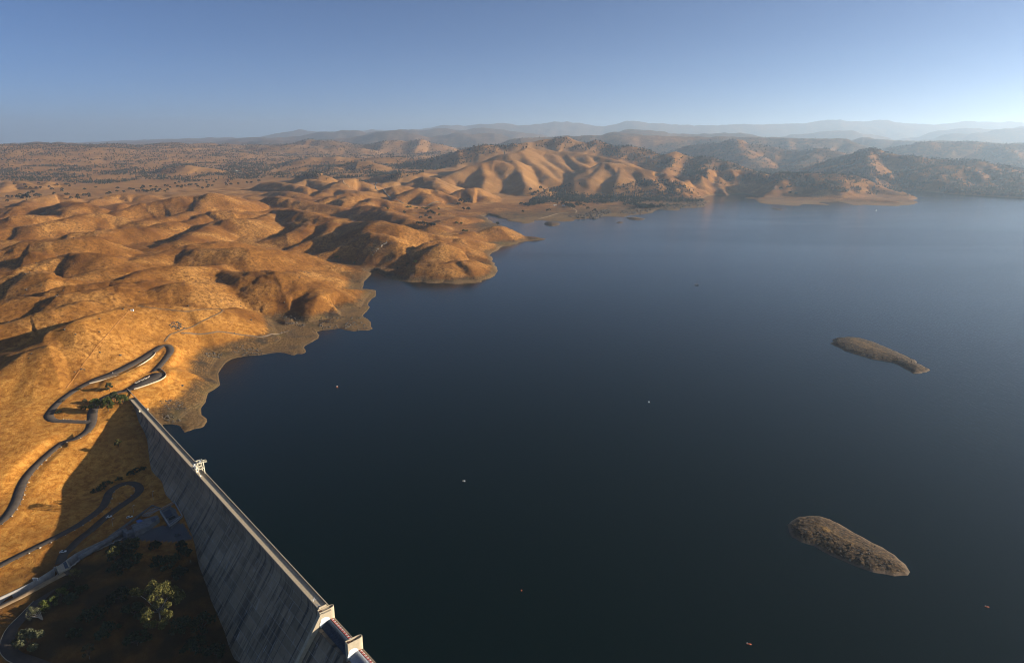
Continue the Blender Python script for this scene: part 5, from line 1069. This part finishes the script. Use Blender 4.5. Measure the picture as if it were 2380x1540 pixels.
def leaf_quads(cent, rad, n, size, g):
    """n leaf clumps spread through flattened balls"""
    k = g.integers(0, len(cent), n); d = g.normal(size=(n, 3)); d /= np.linalg.norm(d, axis=1)[:, None]; rr = g.random(n) ** .45
    P = cent[k] + d * rad[k] * rr[:, None]
    nn = d + .7 * g.normal(size=(n, 3)); nn /= np.linalg.norm(nn, axis=1)[:, None]; a = np.cross(nn, g.normal(size=(n, 3))); a /= np.linalg.norm(a, axis=1)[:, None]; b = np.cross(nn, a)
    s = size * (.6 + .8 * g.random(n))[:, None]; V = np.stack([P - a * s - b * s * .7, P + a * s - b * s * .5, P + a * s * .8 + b * s, P - a * s * .7 + b * s * .8], 1).reshape(-1, 3)
    return V, np.arange(4 * n).reshape(-1, 4)
def crown_clumps(W, Hh, n, g, base=.35, hollow=.25):
    C = []; R = []
    for i in range(n):
        a = i * 2.399 + g.normal() * .4; t = (i + .5) / n; r = W / 2 * math.sqrt(t) * (1 - hollow * g.random()); z = Hh * (base + (1 - base) * (1 - .75 * t ** 1.6) * (.75 + .3 * g.random())) * .92
        C.append((r * math.cos(a), r * math.sin(a), z)); q = W * (.13 + .08 * g.random()); R.append((q, q, q * .72))
    return np.array(C), np.array(R)
def tree(name, p, W, Hh, leaf, label, cat='tree', group=None, nc=14, nl=900, ls=.38, base=.35, bark='bark', seed=0, lean=(0, 0), clumps=None, trunks=1):
    g = np.random.default_rng(seed + 100); t = empty(name, tuple(p), g.random() * 6.28 if clumps is None else 0.0); tag(t, label, cat, group)
    C, R = crown_clumps(W, Hh, nc, g, base) if clumps is None else clumps
    C = C + np.array([[lean[0], lean[1], 0]]) * (C[:, 2:3] / Hh)
    V, Fc = leaf_quads(C, R, nl, ls, g); link('crown', mesh_np('crown', V, Fc), M[leaf], t)
    mb = MB(); fork = Vector((lean[0] * .3, lean[1] * .3, Hh * base * .75))
    for k in range(trunks):
        o = Vector((.5 * math.cos(k * 2.1), .5 * math.sin(k * 2.1), 0)) * (trunks > 1); mb.tube([o - Vector((0, 0, .6)), o + fork * .5 + Vector((.1, .05, 0)), fork + o * .5], [max(.12, W * .028), W * .022, W * .018], 7)
    for i in range(min(nc, 9)):
        c = Vector(C[i * max(1, nc // 9)]); mb.tube([fork, fork.lerp(c, .55) + Vector((0, 0, .06 * Hh)), c], [W * .015, W * .009, W * .004], 5)
    mb.build('trunk', M[bark], t); return t
def shrub(p, W, Hh, leaf, label, group=None, seed=0, nl=420, ls=.3):
    return tree('shrub', p, W, Hh, leaf, label, 'shrub', group, nc=8, nl=nl, ls=ls, base=.15, seed=seed)
G7 = lambda x, y: on_ground('7', x, y)
G8 = lambda x, y: on_ground('8', x, y)
# group at the end of the dam
tree('broadleaf_tree', G7(895, 325), 11.5, 14, 'green', 'leftmost full round green tree of the clump beside the road at the dam end', group='green trees at the dam end', nc=24, nl=3000, base=.16, seed=1)
tree('broadleaf_tree', G7(1008, 330), 11.5, 15, 'green', 'second round green tree of the clump beside the road at the dam end', group='green trees at the dam end', nc=24, nl=3000, base=.16, seed=2)
tree('broadleaf_tree', G7(1065, 245), 11, 11, 'oak', 'darker green tree behind the two round ones at the dam end', group='green trees at the dam end', nc=20, nl=2400, base=.16, seed=3)
tree('broadleaf_tree', G7(1145, 268), 10.5, 11.5, 'green', 'green tree standing against the top of the dam face', group='green trees at the dam end', nc=20, nl=2400, base=.16, seed=4)
tree('young_tree', G7(1018, 145), 7.5, 10, 'oak', 'lone narrow dark tree on the grass inside the road loop', nc=14, nl=2000, base=.1, seed=5)
tree('young_tree', G7(792, 262), 4.6, 5.5, 'dry', 'small yellowish green tree throwing a long shadow inside the road loop', nc=9, nl=500, seed=6)
shrub(G7(782, 325), 6.0, 4.5, 'green', 'rounded green bush next to the small yellowish tree', seed=7, nl=600); shrub(G7(548, 352), 5.5, 2.6, 'oak', 'low dark bush on the inside of the lower road bend', seed=8)
shrub(G7(732, 135), 5.0, 2.2, 'oak', 'low dark bush at the edge of the upper road', seed=9); shrub(G7(590, 245), 2.6, 2.2, 'dry', 'small dry bush by the road left of the yellowish tree', seed=10)
tree('young_tree', G7(1108, 690), 6.5, 11, 'euc', 'slender tree with its top catching the sun in the dam shadow', nc=10, nl=700, base=.45, seed=11)
for i, (x, y, w, h) in enumerate([(900, 1085, 8, 3.6), (950, 1060, 9, 4.2), (1000, 1020, 9, 4.5), (1110, 975, 7, 3), (1215, 925, 8, 3.6), (1270, 900, 8, 4), (1330, 880, 7, 3.4)]):
    shrub(G7(x, y), w, h, 'oak', ['dark bush in shadow by the loop road, among three nearest the sunlit slope', 'dark bush in shadow between the loop road and the dam face'][i > 2], 'dark bushes in the dam shadow above the loop road', 20 + i)
# roadside shrubs at the lower left
for i, (x, y, w, h, m, lab) in enumerate([(640, 850, 9, 5.5, 'oak', 'dark green roadside shrub uppermost in the row of four'), (570, 915, 10, 6.5, 'green', 'second shrub from the top in the roadside row'), (500, 985, 9, 5.5, 'green', 'third shrub from the top in the roadside row'), (440, 1035, 11, 6.5, 'green', 'brightest green shrub at the bottom of the roadside row')]):
    shrub(G8(x, y), w, h, m, lab, 'shrubs in a row along the lower road', 40 + i, 900, .34)
tree('young_tree', G8(690, 760), 6.5, 9, 'euc', 'sunlit pale green tree at the shadow edge by the canal bridge road', nc=9, nl=650, seed=50); tree('young_tree', G8(742, 748), 4.5, 7, 'euc', 'smaller pale tree just right of the one by the bridge road', nc=7, nl=380, seed=51)
shrub(G8(275, 1390), 16, 12, 'sage', 'big rounded sage green shrub standing alone inside the road bend', seed=52, nl=4200, ls=.42)
# the bare tree leaning over the road
bt = empty('bare_tree', tuple(G8(398, 1130))); tag(bt, 'sparse leaning tree with bare grey limbs over the road at the lower left', 'tree')
mb = MB(); g = np.random.default_rng(77); tips = []
for k in range(7):
    a = 2.3 + .28 * k; L_ = 8 + 3 * g.random(); e = Vector((L_ * math.cos(a), L_ * math.sin(a) * .8, 3.5 + 3 * g.random())); mid = e * .5 + Vector((0, 0, 1.6)); mb.tube([(0, 0, -.4), mid * .5 + Vector((0, 0, .8)), mid, e], [.32, .22, .14, .05], 6)
    for j in range(4):
        q = mid.lerp(e, j / 4); f = q + Vector((g.normal() * 2, g.normal() * 2, 1 + g.random())); mb.tube([q, f], [.07, .03], 4); tips.append(f)
mb.build('trunk', M['bark_pale'], bt); tc_ = np.array([tuple(t) for t in tips]); V, Fc = leaf_quads(tc_, np.full((len(tc_), 3), 1.3), 520, .26, g); link('crown', mesh_np('crown', V, Fc), M['sage'], bt)
# the great tree in the shaded bottom: clumps placed from the picture, on one crown about 28 m tall
def great_tree():
    foot = G8(1490, 1130); base = np.array(foot); C = []; R = []
    for x, y, r in [(1250,870,48),(1300,880,40),(1420,800,52),(1480,830,55),(1540,810,50),(1385,850,45),(1460,880,50),(1550,870,55),(1620,850,45),(1660,880,52),(1640,940,58),(1690,910,40),(1600,900,50),(1440,1000,42),(1480,960,38),(1350,1050,45),(1380,1090,48),(1340,1130,40),(1420,1170,42),(1530,1060,38),(1570,1080,40),(1520,1150,45),(1500,1190,36),(1400,930,40),(1360,1180,30),(1560,990,34)]:
        d = ray(*uv('8', x, y)); zz = -22 + 13 + 13 * max(0, 1 - ((x - 1490) / 330) ** 2) * max(.25, 1 - ((y - 930) / 330) ** 2) + random.uniform(-2, 2)
        t = (zz - CAMZ) / d[2]; C.append((d[0] * t - base[0], d[1] * t - base[1], zz - base[2])); q = r / 9.297 * .62; R.append((q, q, q * .8))
    return foot, np.array(C), np.array(R)
ft, C_, R_ = great_tree()
tree('eucalyptus_tree', ft, 24, 26, 'euc', 'great spreading tree with clumped sunlit crown rising from the shaded valley floor', nc=26, nl=5200, ls=.42, base=.3, bark='bark_pale', seed=60, clumps=(C_, R_))
tree('young_tree', G8(1078, 640), 9, 17, 'euc', 'tree in deep shade with only its tip sunlit near the gravel yard', nc=9, nl=600, base=.5, seed=61); tree('young_tree', G8(835, 1500), 8, 12, 'dry', 'small yellowing tree catching sun at the bottom of the shaded valley', nc=8, nl=480, seed=62)
for i, (x, y, w, h) in enumerate([(1150, 560, 17, 10), (1090, 520, 13, 8), (1220, 470, 14, 8), (1130, 690, 17, 9), (1240, 620, 14, 8), (1440, 480, 9, 6), (1690, 470, 9, 6), (1720, 540, 10, 7), (1590, 640, 16, 8), (1680, 740, 13, 8), (1480, 640, 14, 8), (1130, 960, 18, 9), (860, 1130, 17, 8), (1250, 1090, 16, 8), (1880, 1230, 18, 10), (1700, 1240, 16, 9), (1280, 1370, 16, 9), (1000, 1280, 14, 8), (1820, 1440, 17, 10), (2020, 1480, 14, 9), (700, 1290, 10, 5), (660, 960, 10, 5), (760, 880, 9, 5)]):
    q = G8(x, y)
    tree('oak_tree', q, w, h, 'oak', ['dark oak in deep shade on the slope under the gravel yard', 'dark oak in deep shade at the foot of the dam wall', 'dark oak in deep shade around the great sunlit tree'][0 if y < 720 and x < 1400 else 1 if x > 1430 and y < 800 or x > 1680 else 2], 'tree', 'dark oaks in the shaded valley below the dam', nc=11, nl=620, ls=.55, base=.25, seed=70 + i)

# ---- farther trees: one mesh for each of a few kinds, set out one by one
def far_mesh(kind, seed, nl):
    g = np.random.default_rng(seed)
    if kind == 'oak':
        C, R = crown_clumps(1.0, .85, 9, g, .28); V, Fc = leaf_quads(C, R, nl, .085, g)
    elif kind == 'bush':
        C, R = crown_clumps(1.0, .5, 7, g, .1); V, Fc = leaf_quads(C, R, nl, .085, g)
    else:
        z = np.linspace(.15, 1.25, 9); C = np.stack([.04 * g.normal(size=9), .04 * g.normal(size=9), z], 1); r = .34 * (1 - (z - .15) / 1.3) + .05; R = np.stack([r, r, r * .7], 1); V, Fc = leaf_quads(C, R, nl, .075, g)
    tr = np.array([[-.03, -.03, -.08], [.03, -.03, -.08], [.03, .03, -.08], [-.03, .03, -.08], [-.02, -.02, .45], [.02, -.02, .45], [.02, .02, .45], [-.02, .02, .45]]); o = len(V)
    return np.vstack([V, tr]), np.vstack([Fc, o + np.array([[0, 1, 5, 4], [1, 2, 6, 5], [2, 3, 7, 6], [3, 0, 4, 7]])])
FM = {}
def far_tree(kind, p, size, mat, name, label, group):
    k = (kind, mat, random.randrange(4))
    if k not in FM:
        V, Fc = far_mesh(kind, 900 + k[2] * 13 + len(kind), 170); FM[k] = mesh_np(name, V, Fc); FM[k].materials.append(M[mat])
    o = bpy.data.objects.new(name, FM[k]); COL.objects.link(o); o.location = tuple(p); s = size * random.uniform(.85, 1.15); o.scale = (s * random.uniform(.9, 1.2), s * random.uniform(.9, 1.2), s * random.uniform(.85, 1.1)); o.rotation_euler = (0, 0, random.uniform(0, 6.28))
    return tag(o, label, 'tree' if kind != 'bush' else 'bush', group)
LISTED = [
 ('A', [(120,360),(195,360),(280,365),(320,370),(350,360),(400,355),(460,310),(515,290),(535,280),(320,320),(585,320),(555,345),(630,345),(120,425),(985,235),(985,265),(1110,185),(1050,165),(1090,155),(1190,155),(910,170),(620,145),(230,160),(400,175),(420,205),(485,215),(575,215),(645,215),(780,200),(825,237),(1240,350),(1230,380),(1330,330),(1360,325),(1410,320),(1420,355),(1130,380),(1345,240),(1525,205),(1870,220),(1860,270),(1965,280),(2060,240),(2090,240),(2130,240),(2170,265),(2210,265),(2250,225),(2275,200),(2280,265),(2335,270),(1050,325),(860,310),(1080,330),(1700,310),(1740,300)], 'oak', 13, 'dark oak scattered over the plain behind the golden hills', 'oaks dotted over the plain behind the golden hills'),
 ('A', [(420, 395)], 'oak', 24, 'largest bushy oak at the near edge of the far plain', None),
 ('B', [(90,205),(90,265),(140,270),(160,275),(220,265),(240,245),(285,250),(320,275),(360,250),(440,270),(480,245),(440,185),(480,185),(600,150),(660,130),(640,195),(710,185),(700,210),(760,185),(820,175),(860,165),(930,160),(960,195),(1110,205),(1130,180),(1190,180),(1030,220),(760,120),(770,95),(1100,130),(1215,120),(1415,165),(1485,160),(1440,120),(1400,135),(1490,70),(1430,85),(1600,150),(1740,135),(1810,130),(1920,105),(1940,100),(1630,65),(520,210),(300,205),(210,195)], 'oak', 13, 'dark oak in the line of trees along the foot of the wooded foothills', 'oaks along the foot of the wooded hills'),
 ('C', [(1540,755),(1735,815),(1795,800),(1845,825),(1830,750),(1875,755),(1895,770),(1800,715),(1855,745)], 'oak', 13, 'dark oak in the knot of trees on the benches above the inlet', 'oaks on the benches above the inlet'),
 ('C', [(1700,885),(1730,890),(1765,895),(1800,900),(1830,905),(1870,910),(1890,915)], 'oak', 14, 'dark oak in the row along a fold above the inlet', 'oaks in a row along a fold above the inlet'),
 ('C', [(1340,700),(1580,680),(1610,680),(1690,690),(1755,690),(1780,690),(1810,690),(1830,692),(1945,700),(1955,770),(2160,870),(2215,875),(2250,965),(2280,965)], 'bush', 11, 'green bush on the golden benches above the inlet', 'green bushes on the benches above the inlet'),
 ('C', [(2205,625),(2185,660),(2300,605),(2260,640),(2240,715),(2300,720)], 'oak', 17, 'oak in the gully beneath the first high golden hill', 'oaks in the gully beneath the high golden hill'),
 ('C', [(725,1280),(955,1345),(1670,1330),(1580,1355),(745,1275)], 'bush', 7, 'green bush near the water in the narrow cove', 'green bushes round the narrow cove'),
 ('2', [(2245,1045),(2300,1040)], 'oak', 14, 'dark round tree on the rounded headland beside the inlet', 'trees on the rounded headland'),
 ('3', [(85,860),(120,870),(145,870),(180,835),(200,820),(190,780),(210,760),(240,750),(265,715),(170,730)], 'oak', 18, 'dark oak in the cluster left of the lakeside grove', 'oaks left of the lakeside grove'),
 ('3', [(325,920),(345,915),(705,900),(640,860),(770,915),(1160,840),(1105,855),(1045,865),(1255,820),(1350,830),(100,930)], 'oak', 14, 'single green tree on the open flat before the lakeside grove', 'single trees on the flat before the lakeside grove'),
 ('4', [(205,755),(262,765),(118,715),(180,705),(210,705)], 'oak', 16, 'single tree on the pale flat of the low point', 'single trees on the low pale point'),
]
for vw, pts, kind, size, lab, grp in LISTED:
    for p in pts:
        q = on_ground(vw, *p)
        if q is None: continue
        rr = np.hypot(q[0], q[1]); far_tree(kind, q, size * (1.0 if rr < 3200 else 1.15), 'far_oak' if kind == 'oak' else 'green', 'oak_tree' if kind == 'oak' else 'bush', lab, grp)
# woodland: scattered by where trees grow; the nearest few hundred stand singly, the rest is one mass
def scatter(n, r0, r1):
    a = rng.uniform(-.72, .72, n); r = np.sqrt(rng.uniform(r0 * r0, r1 * r1, n)); x = r * np.sin(a); y = r * np.cos(a); z = zs(x, y); u, v = project(x, y, z)
    gx = (zs(x + 12, y) - zs(x - 12, y)) / 24; D = wood_density(x, y, u, v, gx); ok = (rng.random(n) < D) & (z > 2.0); return x[ok], y[ok], z[ok], r[ok]
parts = [scatter(60000, 2600, 4400), scatter(60000, 4400, 6500), scatter(42000, 6500, 9500), scatter(9000, 9500, 12500)]
TX, TY, TZ, TR = [np.concatenate(k) for k in zip(*parts)]
order = np.argsort(TR); TX, TY, TZ, TR = TX[order], TY[order], TZ[order], TR[order]
n1 = 0
for i in range(len(TX)):
    if n1 >= 110: break
    u, v = project(TX[i], TY[i], TZ[i])
    if 0 < u < 1024 and v < 215:
        n1 += 1; far_tree('oak', (TX[i], TY[i], TZ[i]), random.uniform(11, 17), 'far_oak', 'oak_tree', 'dark oak in the dense grove on the rocky point across the lake' if u < 730 else 'dark oak among those on the low point at the right', 'oaks of the far shore'); TR[i] = -1
keep = TR > 0; TX, TY, TZ, TR = TX[keep], TY[keep], TZ[keep], TR[keep]
def woodland():
    Vs = []; Fs = []; off = 0
    for lo, hi, nl, sz in ((0, 4400, 40, .115), (4400, 6500, 20, .16), (6500, 99999, 11, .22)):
        m = (TR >= lo) & (TR < hi); idx = np.nonzero(m)[0]
        if not len(idx): continue
        protos = []
        for s in range(6):
            g = np.random.default_rng(400 + s); tall = s in (4, 5)
            if tall: z = np.linspace(.1, 1.15, 6); C = np.stack([.05 * g.normal(size=6), .05 * g.normal(size=6), z], 1); r = .32 * (1 - z / 1.5); R = np.stack([r, r, r], 1)
            else: C, R = crown_clumps(1.0, .8, 6, g, .2)
            protos.append(leaf_quads(C, R, nl, sz, g))
        pick = rng.integers(0, 6, len(idx))
        for s in range(6):
            k = idx[pick == s]
            if not len(k): continue
            V, Fc = protos[s]; sc = rng.uniform(7.5, 14, len(k)); an = rng.uniform(0, 6.28, len(k)); ca, sa = np.cos(an), np.sin(an)
            X = (V[None, :, 0] * ca[:, None] - V[None, :, 1] * sa[:, None]) * sc[:, None] + TX[k][:, None]; Y = (V[None, :, 0] * sa[:, None] + V[None, :, 1] * ca[:, None]) * sc[:, None] + TY[k][:, None]; Z = V[None, :, 2] * sc[:, None] + TZ[k][:, None]
            Vs.append(np.stack([X, Y, Z], -1).reshape(-1, 3)); nV = V.shape[0]; Fs.append((Fc[None] + (np.arange(len(k)) * nV)[:, None, None]).reshape(-1, 4) + off); off += nV * len(k)
    me = mesh_np('woodland', np.vstack(Vs), np.vstack(Fs)); o = link('woodland', me, M['far_oak']); tag(o, 'far oak woodland covering the foothills and ridges', 'woodland', kind='stuff')
woodland()
# ------------------------------------------------------------------ rocks along the shore
def rocks(view, poly, n, lo, hi, mat, label, group, single):
    P = np.array(poly, float); a = P.min(0); b = P.max(0); got = []
    while len(got) < n:
        q = a + (b - a) * rng.random(2)
        if inside(q[:1], q[1:], P)[0]:
            h = hit(*uv(view, *q))
            if h is not None and h[2] > .1: got.append((h, lo + (hi - lo) * rng.random() ** 2))
            else: n -= 1
    got.sort(key=lambda t: -t[1])
    for h, r in got[:single]: stone(mat, h, r, 'boulder', label, 'boulder', group)
    return got[single:]
rest = []
rest += rocks('3', [(505,965),(560,945),(700,935),(780,905),(900,900),(930,930),(880,955),(780,985),(640,985)], 150, 2, 6, 'rock', 'grey granite boulder on the rocky spit in front of the two small buildings', 'granite boulders on the far rocky shore', 34)
rest += rocks('3', [(1000,930),(1060,905),(1150,860),(1230,880),(1320,915),(1200,945),(1080,945)], 90, 2, 5.5, 'rock', 'grey granite boulder on the shore in the middle of the rocky point', 'granite boulders on the far rocky shore', 18)
rest += rocks('3', [(1370,890),(1650,830),(1720,815),(1830,820),(1800,850),(1780,870),(1640,885),(1450,905)], 110, 2, 5.5, 'rock', 'dark granite boulder at the outer tip of the rocky point', 'granite boulders on the far rocky shore', 28)
rest += rocks('3', [(650,800),(830,740),(980,740),(960,820),(820,830),(700,830)], 60, 2, 5.5, 'rock', 'pale boulder between the oaks of the lakeside grove', 'pale boulders among the lakeside oaks', 12)
rest += rocks('6', [(1020,930),(1040,880),(1180,850),(1350,840),(1500,860),(1560,960),(1440,980),(1300,955),(1130,965)], 130, .6, 2.1, 'rock_dark', 'dark boulder on the rough headland at the water', 'dark boulders on the rough headland', 22)
rest += rocks('6', [(730,830),(860,850),(980,910),(960,950),(800,920)], 50, .6, 1.9, 'rock_dark', 'dark boulder in the outcrop above the bare shore', 'dark boulders above the bare shore', 8)
rest += rocks('6', [(290,1190),(330,1110),(460,1130),(600,1150),(580,1200),(400,1210)], 80, .45, 1.4, 'rock_dark', 'dark boulder in the outcrop at the pale beach', 'dark boulders at the pale beach', 14); rest += rocks('6', [(30,1190),(120,1180),(205,1200),(190,1235),(80,1225)], 50, .45, 1.4, 'rock_dark', 'dark boulder in the small heap above the pale cove', 'dark boulders above the pale cove', 8)
rest += rocks('7', [(1480,240),(1560,220),(1720,250),(1730,320),(1560,315)], 60, .4, 1.2, 'rock_dark', 'brown boulder on the bare ground upstream of the dam', 'brown boulders on the bare ground by the dam', 10); rest += rocks('7', [(1490,360),(1560,360),(1680,420),(1640,440),(1520,420)], 40, .4, 1.1, 'rock_dark', 'brown boulder near the small cove at the dam', 'brown boulders near the cove at the dam', 8)
rest += rocks('E', [(270,1190),(330,1130),(440,1170),(450,1230),(300,1250)], 45, .6, 1.6, 'rock_dark', 'dark boulder in the round heap on the golden slope by the track', 'dark boulders heaped by the track', 10)
rest += rocks('C', [(1330,1085),(1240,1140),(1190,1200),(1150,1250),(1160,1260),(1210,1205),(1260,1150),(1340,1095)], 40, .7, 1.5, 'stone', 'whitish rock in the line running down the spur above the cove', 'whitish rocks in a line down the spur', 16)
ng = 0
while ng < 420:
    a = rng.uniform(-.72, -.1); r0 = rng.uniform(820, 2300); x = r0 * math.sin(a); y = r0 * math.cos(a)
    if fbm(np.array([x / 55]), np.array([y / 55]), 505, 3)[0] > .13 and shore_signed(np.array([x]), np.array([y]))[0] > 15:
        rest.append((np.array([x, y, float(zs(x, y)[0])]), rng.uniform(.4, 1.5))); ng += 1
    else: ng += .02
for vw_, cx0, cy0, ax_, ay_, bx_, by_ in (('I', 300, 440, 1850, 1120, -60, 110), ('J', 380, 260, 1780, 725, -40, 70)):
    for k in range(90):
        t = rng.random(); w = rng.normal() * .9; p = at_z(*uv(vw_, cx0 + (ax_ - cx0) * t + bx_ * w, cy0 + (ay_ - cy0) * t + by_ * w), 3.0); P_, hm, wd = ISL[vw_]; dd = float(seg_dist(p[:1], p[1:2], P_, True)[0]) if inside(p[:1], p[1:2], P_)[0] else 0
        if dd > 2.5: rest.append((np.array([p[0], p[1], hm * (1 - math.exp(-dd / wd)) - .2]), rng.uniform(.3, .9)))
mb = MB()
V0 = [tuple(v.co) for v in stone_mesh(5).vertices]; F0 = [tuple(p.vertices) for p in stone_mesh(5).polygons]
for h, r in rest: a = random.uniform(0, 6.28); ca, sa = math.cos(a), math.sin(a); mb.add([(h[0] + r * (x * ca - y * sa), h[1] + r * (x * sa + y * ca), h[2] + r * (z + .2)) for x, y, z in V0], F0)
tag(mb.build('rubble', M['rock_dark']), 'scattered smaller rocks along the shores and on the grassy slopes', 'rocks', kind='stuff')
